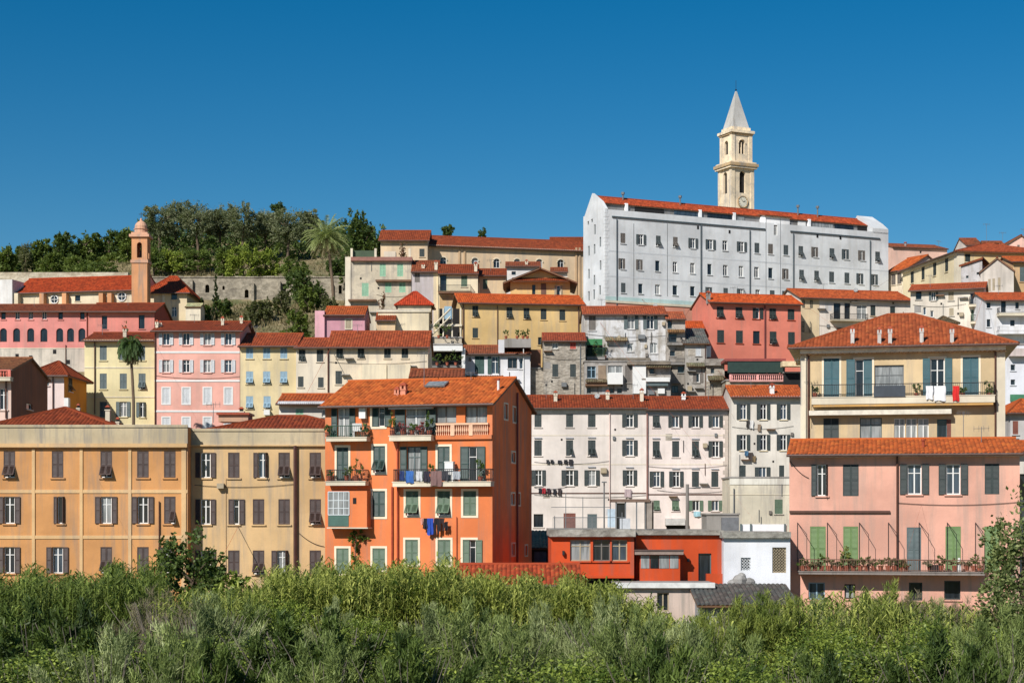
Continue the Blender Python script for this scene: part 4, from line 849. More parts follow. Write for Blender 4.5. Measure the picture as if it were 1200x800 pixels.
# white house below
b = Bld('white_house', 'white house with dark green doors and flower pots on its roof terrace', 'house', 543, 621.5, 190, 413.5, 470, 8, plaster((240, 238, 234), .3), sh=paint((52, 84, 76)))
b.win('c', 562, 417, 438, 11, sill=False); b.win('h', 580.5, 417.5, 438, 9, sill=False); b.win('p', 600.5, 419, 431.5, 11, fr=SH_WGREY); b.win('p', 611, 419, 432, 4); b.pipe(613.5, 408, 462, .05, WHITE)
b.roof('gable', (565, 405), (168, 90, 66), .4, .1, moss=.4); b.finish(); b.bx('terrace_parapet', 591, 622, 396.5, 407, CONC, -5, .3); b.bx('upper_wall', 584, 591, 398, 414, plaster((240, 238, 234), .2), -4.5, .2)
b = Bld('terrace_house', 'grey terraced house with a white canopy over a planted balcony', 'house', 500, 541, 189, 404, 470, 6, plaster((206, 196, 180), .6))
b.bx('canopy', 505, 542, 405, 411, WHITE, .1, 1.6); b.bx('shade_sheet', 506, 541, 411.5, 428, DARK, -.02, .05); b.balcony(503, 543, 428.5, 430.5, 423, 1.0, slab=CONC); b.bx('side_post', 541, 545, 408, 432, WHITE, -.02, 1.2); flatroof(b); b.finish()  # dark sheet under the canopy paints the shade there
# stone house
STN = stone((196, 186, 170), (120, 108, 94), 1.6)
b = Bld('stone_house', 'bare grey stone house with a single red shutter under a small red roof', 'house', 637, 686, 190, 398.5, 480, 7, STN, sh=SH_DARK)
b.win('p', 650.5, 401, 409, 7); b.win('c', 671.5, 401, 409, 7, sh=paint((196, 84, 66))); b.win('c', 650.7, 426.5, 441, 7); b.win('c', 671.5, 426.5, 442, 7); b.pipe(680, 400, 462, .05, PIPE_G); b.roof('gable', (660, 390.5), (176, 82, 60), .35, .15, moss=.2); b.finish()
b = Bld('stone_wall', 'narrow rough stone strip wall left of the bare stone house', 'wall', 621.5, 637, 191, 432, 480, 6, stone((186, 176, 160), (120, 108, 94), 1.6)); b.bx('brown_panel', 622, 634, 409, 432, paint((128, 84, 58)), -3, -.5); flatroof(b); b.finish()
# shabby white house
SHB = plaster((222, 220, 214), .95, patch=.6)
b = Bld('white_house', 'shabby white house with grey stains and two open shuttered windows under a flat red roof', 'house', 684.5, 780, 194, 367.5, 440, 8, SHB, sh=SH_WGREY)
b.win('c', 694, 370, 387, 8); b.win('o', 739.5, 369.5, 385.5, 8, sh=SH_GREY, pane=GL_CURT); b.win('o', 762, 369.5, 385.5, 8, sh=SH_GREY); b.win('p', 738.5, 402, 412, 7); b.win('p', 766, 401.5, 414, 8, pane=GL_CURT)
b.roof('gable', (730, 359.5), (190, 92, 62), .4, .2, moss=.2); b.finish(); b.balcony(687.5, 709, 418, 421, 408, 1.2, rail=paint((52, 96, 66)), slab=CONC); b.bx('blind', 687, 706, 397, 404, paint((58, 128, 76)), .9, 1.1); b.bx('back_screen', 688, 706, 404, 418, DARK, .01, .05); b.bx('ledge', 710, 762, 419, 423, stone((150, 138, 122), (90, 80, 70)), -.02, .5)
b = Bld('lean_to', 'jumbled grey extensions with a white panel and boxed balcony under the shabby white house', 'house', 685, 786, 188, 424, 470, 5, plaster((192, 184, 172), .95, patch=.7), sh=SH_WGREY)
b.win('p', 693, 429, 443, 10, fr=SH_BLUE); b.bx('brown_screen', 701, 710, 428, 444, paint((150, 128, 104)), -.02, .1); b.bx('white_box', 712, 730, 437, 450, WHITE, -.02, .8); b.win('p', 721, 428, 437, 17, sill=False, pane=GL_CURT); b.win('c', 736.5, 428, 448, 8)
b.bx('white_panel', 741.5, 757, 427, 461, WHITE, .0, .35); b.win('d', 764, 431, 438, 6); b.bx('step_wall', 757, 785, 442, 447, WHITE, -.02, .7); b.bx('dark_shed', 757, 783, 447.5, 452, SH_GREY, -.02, .5); b.bx('broken_ledge', 686, 712, 449, 452, WOOD, -.02, .7); b.win('d', 690, 454, 461, 5); b.win('d', 717, 455, 461, 6); b.win('d', 726, 455, 461, 6)
b.bx('roof_ledge', 735, 786, 423, 427, stone((150, 138, 122), (90, 80, 70)), -.02, .6); flatroof(b); b.finish()
# narrow grey houses
b = Bld('grey_house', 'thin grey house with stacked balconies and dark openings between white and slate roofed houses', 'house', 781, 803, 193, 373, 470, 6, plaster((196, 184, 168), .95, patch=.7), sh=SH_GREY)
b.win('d', 785, 375, 385, 5); b.win('d', 788, 391, 401, 10); b.win('d', 788, 411, 417, 6); b.win('d', 798, 429, 437, 8); b.win('p', 791, 452, 460, 8, fr=SH_TEAL); b.balcony(782, 800, 402, 404, 395, .7, slab=CONC); b.balcony(784, 804, 425, 427, 420, .6, slab=CONC); b.roof('gable', (790, 366), (196, 100, 74), .35, .1, moss=.4); b.finish()
b = Bld('grey_house', 'grey plaster house under a ragged slate roof with one half shuttered opening', 'house', 803, 828, 192, 401, 470, 6, plaster((204, 196, 182), .95, patch=.6), sh=SH_WGREY)
b.win('c', 818.5, 407, 417, 6.5, sh=SH_WHITE); b.win('l', 816, 437, 448, 8); b.pipe(826.5, 403, 463, .05, PIPE_B); b.roof('mono', (815, 385), (130, 124, 116), .5, .3, moss=.6, gut=False); b.finish()
b = Bld('house', 'little orange roofed attic peeking over the ragged slate roof', 'house', 801, 824, 199, 384, 420, 5, plaster((206, 196, 180), .5)); b.roof('gable', (812, 377), T_BRIGHT, .4, .2); b.finish()
b = Bld('stone_house', 'crumbling brown stone house stub left of the dark green terrace awning', 'house', 828, 849, 191, 424, 470, 5, stone((192, 182, 166), (128, 114, 98), 1.4), sh=SH_GREY); b.win('d', 835, 432, 437, 4, sill=False); b.bx('coping', 827, 848, 420, 428, stone((180, 172, 160), (120, 108, 96)), -2, .4); flatroof(b); b.finish(); b.bx('white_sheet', 830, 836, 403, 416, WHITE, -2.5, -2.3)
# red building with terrace
REDB = plaster((192, 70, 52), .3)
b = Bld('red_house', 'coral red house with ten dark windows and orange roof above a green awning', 'house', 831.5, 938.5, (199, 201.4), 352.5, 440, 6.5, REDB, sh=SH_DARK)
for i, (k, x) in enumerate((('a', 844), ('a', 866), ('l', 886), ('a', 905.5), ('c', 927))):
    sy = (x-844)*.035; b.win(k, x, 359+sy, 372+sy, 8); b.win('dca'[0] if i == 2 else ('a' if i == 3 else 'c'), x+.5, 386.5+sy*.8, 401.5+sy*.8, 8)
b.roof('gable', (880, 345.5), (214, 92, 44), .5, .15, moss=.1); b.finish(left=plaster((240, 130, 112), .15)); b.pipe(896.5, 358, 424, .09, paint((120, 46, 42))); b.chim(830, 351, 342, 4, CONC)  # left gable in a lighter red, sunlight put into the plaster colour
b = Bld('terrace', 'stone terrace with pink balustrade below the coral red house', 'terrace', 851, 921, 187, 446, 480, 8, stone((196, 182, 160), (120, 108, 92), 1.6)); flatroof(b)
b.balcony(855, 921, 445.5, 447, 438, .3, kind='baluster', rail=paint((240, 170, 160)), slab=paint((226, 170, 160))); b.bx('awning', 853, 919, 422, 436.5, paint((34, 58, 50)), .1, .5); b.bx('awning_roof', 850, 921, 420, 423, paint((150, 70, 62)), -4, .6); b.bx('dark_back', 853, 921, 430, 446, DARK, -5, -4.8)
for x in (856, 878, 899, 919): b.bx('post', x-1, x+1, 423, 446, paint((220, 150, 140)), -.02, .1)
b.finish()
b = Bld('shop_terrace', 'shaded open terrace with pale awning right of the pink balustrade', 'terrace', 919, 940, 186, 437, 480, 6, DARK, base=ter(186)-.6); b.bx('awning', 917, 940, 423, 429, paint((240, 214, 170)), .1, 1.5); flatroof(b); b.finish()  # near black block, the terrace's shade put into its colour
# beige house behind
b = Bld('beige_house', 'grey beige house with a cluttered balcony and long orange roof below the big white building', 'house', 938, 1067, (206, 209), 347.5, 430, 8, plaster((214, 184, 142), .4), sh=SH_DARK)
b.win('o', 946, 351.5, 361, 6); b.win('h', 946, 376.5, 389, 7); b.win('d', 981, 355, 374, 8, sill=False); b.win('d', 993, 355, 374, 7, sill=False); b.win('p', 1010, 357, 374, 12, pane=GL_CURT); b.win('c', 1023, 357.5, 370, 6); b.win('c', 1046, 359, 369, 6); b.win('d', 984, 384, 390, 6)
b.balcony(976, 1018, 374.5, 376.5, 367, 1.0); b.roof('gable', (990, 340.5), (196, 92, 54), .5, .2, moss=.15); b.finish(left=plaster((240, 226, 206), .3)); b.bx('corner', 938, 960, 350, 420, plaster((232, 206, 160), .2), -.02, .06)  # lighter strip at the corner paints the sunlit part of the front

# ================================================================== the long church at the top
CHW = plaster((234, 202, 160), .3)
b = Bld('church', 'long sand coloured church with arched windows and red roof along the hilltop', 'church', 500, 690, (236, 241.4), 286.5, 350, 10, CHW)
for x, dy in ((519.6, 0), (556.6, 1.5), (582, 3), (606, 3.2), (632, 3.8), (657, 4.6)):
    b.win('A', x, 301.5+dy*.6, 312+dy*.6, 7.4, sill=False, sur=0, fr=SH_WHITE, pane=random.choice([GL_DARK, GL_CURT]))
    u, z = b.uz(x, 301.5+dy*.6); mb = MB(); r_ = .52; mb.tube([(u+r_*math.cos(a), -.04, z-.45+r_*math.sin(a)) for a in np.linspace(0, math.pi, 11)], .09, 5); b.part('arch_moulding', mb, CREAMT)
for x in (538.5, 544.5, 675.5, 679.5): b.bx('pilaster', x-1, x+1, 290, 352, plaster((214, 176, 132), .3), -.02, .15)
b.band(287.5, 1.6, CREAMT, 501, 689, .25, px=520, name='cornice'); mb = MB(); p = b.pt(520, 290)
for i in range(70): mb.box(i*b.w/70, i*b.w/70+.16, -.14, .0, p.z-.2, p.z)
mb.box(0, b.w, -.05, .0, p.z-.22, p.z+.02); b.part('dentils', mb, CHW); b.roof('gable', (600, 280), (160, 74, 46), .45, .2, moss=.2); b.finish()
b = Bld('church_wing', 'sand coloured church wing with one shuttered window at the left end of the hilltop church', 'church', 446, 501, 233, 280.5, 350, 9, CHW, sh=SH_DARK)
b.win('c', 494.5, 291.5, 301, 6); b.roof('gable', (475, 270.5), (168, 78, 48), .5, .3, moss=.15); b.finish()
b = Bld('house', 'little pale roof hut right at the white building beside the church roof end', 'hut', 646, 688, 252, 284, 330, 5, plaster((230, 190, 160))); b.roof('gable', (665, 278.5), (160, 74, 46), .4, .2); b.finish()

# ================================================================== the big white building
WHT = plaster((246, 249, 232), .12, k=1.05); WHL = plaster((236, 238, 232), .15); PIPE_D = paint((74, 84, 88), .5, .1); CORAL = plaster((240, 156, 130), .25)  # front tone raised and left end lowered to offset the grazing sun
b = Bld('white_building', 'huge pale grey white convent block with dark drainpipes and a mint base on the hilltop', 'building', 709.5, 1041, (216, 234.5), 245, 420, 6.1, WHT, sh=SH_GREY)
G = paint((88, 96, 96), .6, .12)
for i, (k, x) in enumerate((('c', 730), ('o', 751), ('a', 771.5), ('a', 791.5), ('o', 812), ('o', 832.5), ('p', 849.6), ('o', 869), ('c', 887), ('c', 903), ('c', 921), ('a', 938.5), ('r', 956), ('a', 975), ('r', 992), ('r', 1011), ('a', 1028.5))):
    y = 279+(x-730)*.0725; b.win(k, x, y-6, y+6, 5.6, sh=G if i % 3 else SH_WGREY, trim=WHL)
for i, x in enumerate((730, 750.5, 770.5, 791, 811.5, 831.5, 850, 868.4, 886.5, 903, 921.5)): y = 309+(x-730)*.063; b.win('drdppdppp'[i % 9] if i else 'r', x, y-6.3, y+6.3, 5.2, sh=SH_WGREY, trim=WHL)
for k, x in (('a', 939.4), ('a', 957), ('c', 974.6), ('c', 992.5), ('r', 1009), ('r', 1026)): y = 309+(x-730)*.063; b.win(k, x, y-6.3, y+6.3, 5.6, sh=G, trim=WHL)
for i, x in enumerate((730.4, 750.6, 770.5, 791, 811.5, 831.8, 850.4, 868.6, 888, 905, 922, 940, 957, 975, 993, 1010, 1027)): y = 337+(x-730)*.05; b.win('cdpddrchpchcccrcc'[i], x, y-5.8, y+5.8, 5.4, sh=G, trim=WHL)
def sband(y0, hpx, mat, out, name): b.band(y0, hpx, mat, 709.5, None, out, px=712, name=name)
sband(293, 1.6, SH_WHITE, .012, 'string_course'); sband(322.5, 1.6, SH_WHITE, .012, 'string_course'); sband(347, 4.6, plaster((196, 226, 214), .2), .04, 'string_course'); sband(351.8, 2.6, CREAMT, .14, 'plinth_moulding'); sband(354.6, 60, CORAL, .03, 'plinth')
mb = MB(); p0 = b.pt(717, 254); p1 = b.pt(896.5, 270); mb.box(p0.x, p1.x, -.12, .0, p0.z-.1, p0.z+.1); q0, q1 = b.pt(926, 273), b.pt(1031, 281); mb.box(q0.x, q1.x, -.12, .0, p0.z-.1, p0.z+.1); b.part('gutter', mb, PIPE_D)
for x, r_, y0 in ((723, .085, 257), (821.7, .095, 263), (879, .085, 270), (930, .085, 274), (1020, .09, 282)): b.pipe(x, y0, 400, r_, PIPE_D, .05)
for x in (742.6, 782, 897.6, 914.5): b.pipe(x, 262 if x < 800 else 256, 347, .025, PIPE_G, .02)
for x, y in ((818, 267), (855, 272), (958, 277), (985, 279)): b.bx('vent', x-1, x+1, y-2.5, y+1.5, DARK, -.02, .04)
# left end wall windows
b.slope = 0; Hp = b.H
for x, y in ((689.2, 258), (693.6, 255), (697, 269), (703.4, 283.5), (690, 294), (696.6, 292), (703.6, 311), (690, 321), (696.4, 328), (703, 340), (696, 345), (690, 347)): b.win('d', x, y-5.5, y+5.5, 1.9, wall='left', sill=False, bars=False, sh=G)
# attic set back behind the parapet, with the roof on it
zr = b.at(3.6, 700, 230.2).z; ze = b.at(1.2, 720, 238.2).z; ua, ub = 0.0, b.at(3.6, 1018, 262).x
mb = MB(); za = b.H-.3
mb.box(.4, ub, 1.35, 5.9, za, ze-.05); b.part('attic', mb, plaster((150, 148, 144), .5))
mb = MB(); tile_face(mb, (.3, 1.1, ze-.1), (ub, 1.1, ze-.1), (.3, 3.6, zr), (ub, 3.6, zr)); tile_face(mb, (ub, 6.0, b.H-.6), (.3, 6.0, b.H-.6), (ub, 3.6, zr), (.3, 3.6, zr)); ridge_cap(mb, (.4, 3.6, zr), (ub, 3.6, zr)); b.r = b.part('roof', mb, [tiles((188, 80, 50), .15), WOOD]); b.slope = (zr-ze)/2.4
for i, (x0, x1, m_) in enumerate(((744, 778, DARK), (790, 818, GL_BLUE), (829, 858, GL_DARK), (864, 872, GL_CURT), (935, 944, WHITE), (952, 976, GL_CURT), (978, 1000, GL_DARK), (1005, 1022, DARK))):
    p0, p1 = b.at(1.3, x0, 250), b.at(1.3, x1, 250); q = MB(); q.box(p0.x, p1.x, 1.27, 1.38, za+.25, ze-.25); b.part('attic_window', q, m_)
for x in (822, 735.5, 950, 862): p0 = b.at(.8, x, 250); q = MB(); q.box(p0.x-.18, p0.x+.18, 1.0, 1.4, za, ze+.1); b.part('party_wall', q, WHT)
# risen bay without parapet, end gables
p0, p1 = b.pt(896.8, 260), b.pt(925.5, 262); q = MB(); q.box(p0.x, p1.x, .003, 2, b.H-.2, b.H+1.0); b.part('bay_wall', q, WHT); q = MB(); tile_face(q, (p0.x-.2, -.3, b.H+.95), (p1.x+.2, -.3, b.H+.95), (p0.x-.2, 2.4, b.H+1.5), (p1.x+.2, 2.4, b.H+1.5)); b.part('bay_roof', q, [tiles((188, 80, 50), .15), WOOD]); b.win('p', 909, 261.5, 276, 4, sill=False)
mb = MB(); W = b.w; zs = (b.H+.0, zr+.5)
for u0_, u1_ in ((W-2.6, W), (-.004, .35)):
    mb = MB()
    prof = [(.0, b.H-.2), (.0, b.H+.1), (1.1, ze+.1), (3.6, zr+.35), (6.1, b.H-.4), (6.1, b.H-1)] if u0_ < 1 else [(0, b.H-.2), (0, b.H+.5), (1.2, ze+.3), (3.6, zr+.5), (6.05, b.H+.2), (6.05, b.H-1)]
    A = [(u0_, y, z) for y, z in prof]; B = [(u1_, y, z) for y, z in prof]; mb.face(A[::-1]); mb.face(B)
    for i in range(len(prof)): j = (i+1) % len(prof); mb.face([A[i], A[j], B[j], B[i]])
    b.part('gable_parapet', mb, WHL)
mb = MB(); b.quoins(WHL, 'left', 4.0); b.finish(left=WHL)
for x, yt in ((730, 228), (797, 232), (958, 244), (935, 243)):
    p0 = b.at(3, x, 250); q = MB(); zt = b.at(3, x, yt).z; q.tube([(p0.x, 3, ze), (p0.x, 3, zt)], .09, 6); q.tube([(p0.x, 3, zt), (p0.x, 3, zt+.3)], .22, 6); q.build('flue', [PIPE_G], b.r)

# ================================================================== big bell tower
STT = plaster((240, 208, 170), .75, patch=.4, k=1.12); STD = plaster((214, 178, 128), .5)
D_ = 262; yaw = R(-26)
b = Bld('bell_tower', 'tall cream stone cathedral bell tower with clock and white pyramid spire', 'tower', 857, 884, (260.2, 262), 194, 300, 3.7, STT, base=P(857, 330, 262).z)
b.rz
ex = b.d = b.w*.92; W = b.w
zz = lambda y: b.pt(870, y).z
def ring(name, yt, yb, g, mat): mb = MB(); mb.box(-g, W+g, -g, ex+g, zz(yb), zz(yt)); return b.part(name, mb, mat)
# lower shaft with corner pilasters, niche and clock
def stage(z0, z1, inset, hole, nm):
    mb = MB(); i = inset
    for T, wdt in ((lambda u, d, z: (i+u, i+d, z), W-2*i), (lambda u, d, z: (W-i-d, i+u, z), ex-2*i), (lambda u, d, z: (i+d, ex-i-u, z), ex-2*i), (lambda u, d, z: (W-i-u, ex-i-d, z), W-2*i)):
        c = wdt/2; hs_ = [(c-h[0]/2, c+h[0]/2, h[1], h[2], True) for h in hole]; b.wall_panel(mb, T, wdt, z0, z1, hs_, .35)
    mb.box(i+.4, W-i-.4, i+.4, ex-i-.4, z0, z1-.05, 1)
    o = b.part(nm, mb, [STT, DARK]); mb = MB()
    for cx, cy in ((0, 0), (W, 0), (W, ex), (0, ex)):
        x0, x1 = (i-.1, i+.55) if cx == 0 else (W-i-.55, W-i+.1); y0, y1 = (i-.1, i+.55) if cy == 0 else (ex-i-.55, ex-i+.1); mb.box(x0, x1, y0, y1, z0+.02, z1-.02)
    b.part('pilaster', mb, STT); return o
stage(0, zz(197), .12, [(1.05, zz(226), zz(200.5))], 'shaft'); ring('cornice', 194.8, 197.2, .32, STT); ring('cornice', 191.5, 194.9, .48, STD); ring('cornice', 189.5, 191.6, .22, STT)
stage(zz(189.6), zz(157), .32, [(1.0, zz(180), zz(163.5))], 'belfry'); ring('cornice', 155.5, 157.4, -.1, STD); ring('cornice', 152.5, 155.6, .06, STT); ring('attic', 148.3, 152.6, -.42, STT)
mb = MB(); mb.frust(W/2, ex/2, zz(148.4), zz(104), W/2-.56, ex/2-.56, .1, .1); b.part('spire', mb, plaster((206, 202, 190), .5))
mb = MB(); mb.tube([(W/2, ex/2, zz(105)), (W/2, ex/2, zz(91))], .03, 5); mb.lathe([(.02, zz(101.2)), (.16, zz(102)), (.02, zz(103.5))], 8, 0, (W/2, ex/2)); b.part('lightning_rod', mb, IRON)
mb = MB(); cz = zz(236.5); M = Matrix.Translation((W/2, .0, cz)) @ Matrix.Rotation(R(90), 4, 'X'); ra = .86
pc = [M @ Vector((ra*math.cos(a), ra*math.sin(a), 0)) for a in np.linspace(0, 2*math.pi, 25)]; mb.face([M @ Vector((ra*math.cos(a), ra*math.sin(a), .02)) for a in np.linspace(0, 2*math.pi, 25)[:-1]], 0); mb.tube(pc, .1, 5, 1)
for i in range(12): a = i*math.pi/6; mb.tube([M @ Vector((math.cos(a)*.62, math.sin(a)*.62, .05)), M @ Vector((math.cos(a)*.74, math.sin(a)*.74, .05))], .025, 4, 2)
mb.tube([M @ Vector((0, 0, .06)), M @ Vector((.42, .18, .06))], .03, 4, 2); mb.tube([M @ Vector((0, 0, .07)), M @ Vector((-.3, .42, .07))], .025, 4, 2); b.part('clock', mb, [paint((236, 228, 206)), STD, IRON])
mb = MB(); 
for yy in (zz(163.4), zz(200.2)): 
    mb.tube([(W/2+.62*math.cos(a), .2, yy-.55+.62*math.sin(a)) for a in np.linspace(0, math.pi, 11)], .07, 5)
mb.box(W/2-.05, W/2+.05, .35, .6, zz(180), zz(166)); b.part('arch_moulding', mb, STT)

# ================================================================== RIGHT, upper
b = Bld('pink_house', 'pale pink far house with a dark roof edge right of the white building', 'house', 1046, 1110, (252, 254), 289, 330, 8, plaster((250, 200, 176), .2)); b.win('d', 1079, 294, 297, 2.2, sill=False); b.roof('gable', (1075, 287), T_BR, .2, .1); b.finish(); b.chim(1061, 288.5, 284.5, 2.5, CONC, 'tube')
b = Bld('house', 'cream house with bright orange pitched roof squeezed behind the yellow cream palazzo', 'house', 1040, 1062, (236, 233), 318, 380, 8, plaster((244, 224, 190), .2), sh=SH_WGREY); b.win('c', 1047, 322, 334, 5); b.win('c', 1054, 320, 333, 5); b.roof('gable', (1062, 303), T_OR, .3, .2); b.finish()
YC = plaster((246, 226, 178), .2)
b = Bld('cream_palazzo', 'tall yellow cream house seen end on, with four dark shutters down its sunlit side', 'house', 1058, 1122, (232.5, 215), 316.5, 400, 14, YC, sh=SH_DARK)
for x, y0, y1 in ((1069, 318.5, 332), (1081.7, 313.5, 328), (1095.3, 308.5, 323), (1109.3, 303.5, 318.5)): b.win('c', x, y0, y1, 3.6)
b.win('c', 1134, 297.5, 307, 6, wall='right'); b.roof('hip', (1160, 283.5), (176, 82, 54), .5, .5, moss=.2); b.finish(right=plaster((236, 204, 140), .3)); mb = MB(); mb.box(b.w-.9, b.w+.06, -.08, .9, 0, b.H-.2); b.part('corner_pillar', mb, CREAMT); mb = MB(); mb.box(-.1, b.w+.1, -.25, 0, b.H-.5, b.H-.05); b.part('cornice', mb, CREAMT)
b = Bld('pink_house', 'pink gabled house at the very top right of the town', 'house', 1178, 1215, 246, 287, 330, 9, plaster((250, 196, 176), .2), sh=SH_WGREY); b.win('c', 1193.5, 285.5, 290, 3); b.roof('front', (1195, 275.5), T_BR, .2, .2, moss=.6); b.finish()
b = Bld('house', 'little house with dark skylight roof left of the top pink gable', 'house', 1157, 1180, 244, 289.5, 320, 6, plaster((232, 206, 180), .3)); b.win('d', 1168, 285, 288.8, 6, sill=False); b.roof('gable', (1168, 283), T_BR, .2, .1, moss=.7); b.finish()
b = Bld('house', 'small white gable under brown roof at the skyline above the yellow cream palazzo', 'house', 1133, 1152, 250, 287, 320, 8, plaster((240, 226, 206), .2)); b.roof('gable', (1142, 279.5), T_BR, .2, .1, moss=.6); b.finish()
b = Bld('grey_house', 'patched grey white wall of a house with lean roof between cream palazzo and grey gable', 'house', 1126, 1151, (207, 206), 311, 370, 7, plaster((210, 206, 200), .9, patch=.5)); b.win('d', 1133.5, 323, 326, 2.2, sill=False); b.win('d', 1146, 319, 322, 2.2, sill=False)
mb = MB(); z2 = b.pt(1151, 302).z; mb.face([(0, 0, b.H), (b.w, 0, b.H), (b.w, 0, z2)]); b.part('wall', mb, b.mat); mb = MB(); tile_face(mb, (b.w+.1, -.2, z2+.05), (b.w+.1, b.d, z2+.05), (b.w, -.2, z2+.06), (b.w, b.d, z2+.06)); mb.face([(-.2, -.25, b.H+.02), (b.w+.1, -.25, z2+.03), (b.w+.1, b.d, z2+.03), (-.2, b.d, b.H+.02)]); mb.face([(-.2, -.25, b.H-.2), (b.w+.1, -.25, z2-.2), (b.w+.1, -.25, z2+.03), (-.2, -.25, b.H+.02)]); b.part('roof', mb, [tiles(T_BR), WOOD]); b.finish()
b = Bld('grey_house', 'grey beige gabled house with three tall blind niches at the upper right', 'house', 1149, 1188, (204, 203), 318, 370, 8, plaster((222, 210, 192), .5))
for x in (1159.5, 1164.5, 1171): b.win('c', x, 327-(x-1160)*.15, 341-(x-1160)*.1, 3, sh=SH_BEIGE, sill=False)
b.roof('front', (1171, 302), T_BR, .2, .15, moss=.5); b.finish()
b = Bld('tan_house', 'tan house with orange roof at the right edge behind the white balconies', 'house', 1187, 1235, 206, 306, 370, 8, plaster((224, 180, 126), .4), sh=SH_GREY); b.win('c', 1198, 313, 330, 6); b.roof('gable', (1210, 301), T_OR, .4, .2); b.finish()
GST = plaster((208, 198, 182), .95, patch=.5)
b = Bld('grey_house', 'long stained grey house with wavy orange roof and iron balcony above the hipped roof', 'house', 1067, 1153, (197, 194.5), 340, 400, 8, GST, sh=SH_GREY)
b.win('d', 1076.5, 341, 351, 7); b.win('o', 1094, 342, 352, 5); b.win('c', 1114.5, 342, 352, 6.5, sh=SH_BEIGE); b.win('c', 1115, 361, 370, 5.5, sh=SH_BEIGE); b.win('A', 1083.5, 360, 369, 3.5, sill=False); b.win('p', 1092, 364, 371.5, 3.5); b.win('d', 1140, 344, 357, 6); b.win('d', 1147, 344, 357, 4); b.win('c', 1141, 363, 376, 6, sh=SH_OLIVE); b.bx('white_bay', 1133, 1153, 342, 400, plaster((238, 236, 230), .3), -.02, .04) if False else None
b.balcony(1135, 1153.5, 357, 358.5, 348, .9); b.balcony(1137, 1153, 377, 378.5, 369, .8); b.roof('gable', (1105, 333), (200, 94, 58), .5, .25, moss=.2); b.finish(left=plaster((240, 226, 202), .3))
b = Bld('pavilion', 'small open pavilion with a drooping brown roof on the slope behind the hipped roof', 'pavilion', 1100, 1119, 180, 377, 395, 3, plaster((206, 198, 186), .4), base=P(1100, 400, 180).z); b.win('d', 1109, 378, 385, 14, sill=False); b.roof('hip', (1110, 371), (112, 92, 76), .4, .4, gut=False); b.finish()
WH3 = plaster((240, 238, 234), .35)
b = Bld('white_house', 'white house with two deep balconies and small square windows at the right edge', 'house', 1155, 1222, 190, 351, 420, 8, WH3, sh=SH_DARK)
b.win('d', 1158.5, 354.5, 361, 4.5); b.win('d', 1158.5, 374, 383, 4); b.win('d', 1176, 352.5, 366, 6); b.win('d', 1192, 354, 362, 4); b.win('d', 1186.5, 375, 382, 5.5)
b.balcony(1171, 1215, 367, 369.5, 360, 1.0); b.balcony(1171, 1215, 387, 391, 382, 1.1, kind='panel', rail=WH3, slab=WH3); b.roof('gable', (1180, 343.5), (200, 94, 58), .4, .15, moss=.1); b.finish()
b = Bld('white_house', 'lower white house with two small windows behind the right end of the hipped roof', 'house', 1177, 1225, 172, 404, 480, 7, plaster((236, 236, 236), .3), sh=SH_GREY); b.win('d', 1187, 427, 434, 5.5); b.win('d', 1187, 444.5, 451, 5); b.bx('balcony_wall', 1184, 1215, 408, 417, plaster((236, 214, 204), .4), .0, .8); flatroof(b); b.finish(); b.bx('net', 1184, 1210, 462, 470, paint((70, 130, 96)), .1, .2)
# retaining wall on the left hillside
b = Bld('retaining_wall', 'long grey stone retaining wall terracing the dry left hillside', 'wall', 140, 420, 240, 325, 370, 2, stone((186, 174, 152), (92, 84, 72), .7))
rw = random.Random(4)
for x in (206, 243, 262, 289, 333, 352, 398):
    y0 = rw.uniform(329, 340); u0, z1 = b.uz(x-rw.uniform(1, 2.6), y0); u1, z0 = b.uz(x+rw.uniform(1, 2.6), y0+rw.uniform(4, 11)); b.holes['front'].append((u0, u1, z0, z1, rw.random() < .5))
for x in (224, 296, 327, 388): b.bx('buttress', x-1.6, x+1.6, rw.uniform(326, 332), 372, stone((186, 174, 152), (92, 84, 72), .7), -.02, .5)
q = MB()
for i in range(60): u = i*b.w/60; q.box(u, u+b.w/60-.03, -.12, .5, b.H-.05, b.H+rw.uniform(.08, .2))
b.part('coping', q, stone((186, 174, 152), (92, 84, 72), .7)); b.finish()

b = Bld('retaining_wall', 'low pale garden wall on the hillside left of the church', 'wall', -20, 150, 243, 319, 345, 1, stone((220, 208, 184), (170, 150, 120), .9)); b.finish()

# cables, dishes and clutter on the old centre
def cable(bb, x0, y0, x1, y1, sag=3, off=.06, r=.018):
    q = MB(); pts = []
    for i in range(9):
        t = i/8; p = bb.pt(x0+(x1-x0)*t, y0+(y1-y0)*t+sag*4*t*(1-t), off=off); pts.append((p.x, p.y, p.z))
    q.tube(pts, r, 4); q.build('cable', [IRON], bb.o)
RG = Bld.reg
def bl(t): return [v for k, v in RG.items() if k.startswith(t)][0]
for t, pts in (('long cream apartment', ((626, 541, 714, 540), (626, 571, 668, 569), (626, 579.5, 757, 580))), ('pinkish cream apartment', ((758, 546, 852, 545), (770, 574, 850, 575))), ('shabby white', ((685, 391, 780, 393), (710, 398, 760, 396))), ('long low cream', ((386, 424, 500, 423),)), ('tan apartment', ((228, 568, 344, 567), (350, 624, 380, 640))), ('salmon pink', ((1052, 589, 1194, 588), (926, 540, 948, 560))), ('narrow cream house with nine', ((858, 500, 930, 499),)), ('bright pink house', ((182, 440, 281, 441),)), ('stained beige' if False else 'tall stained beige', ((441, 345, 482, 345),)), ('long stained grey', ((1070, 357, 1132, 356),)), ('grey beige house', ((960, 381, 1060, 384),)), ('bare grey stone', ((637, 418, 686, 419),))):
    for c in pts: cable(bl(t), *c)
lt = bl('jumbled grey')
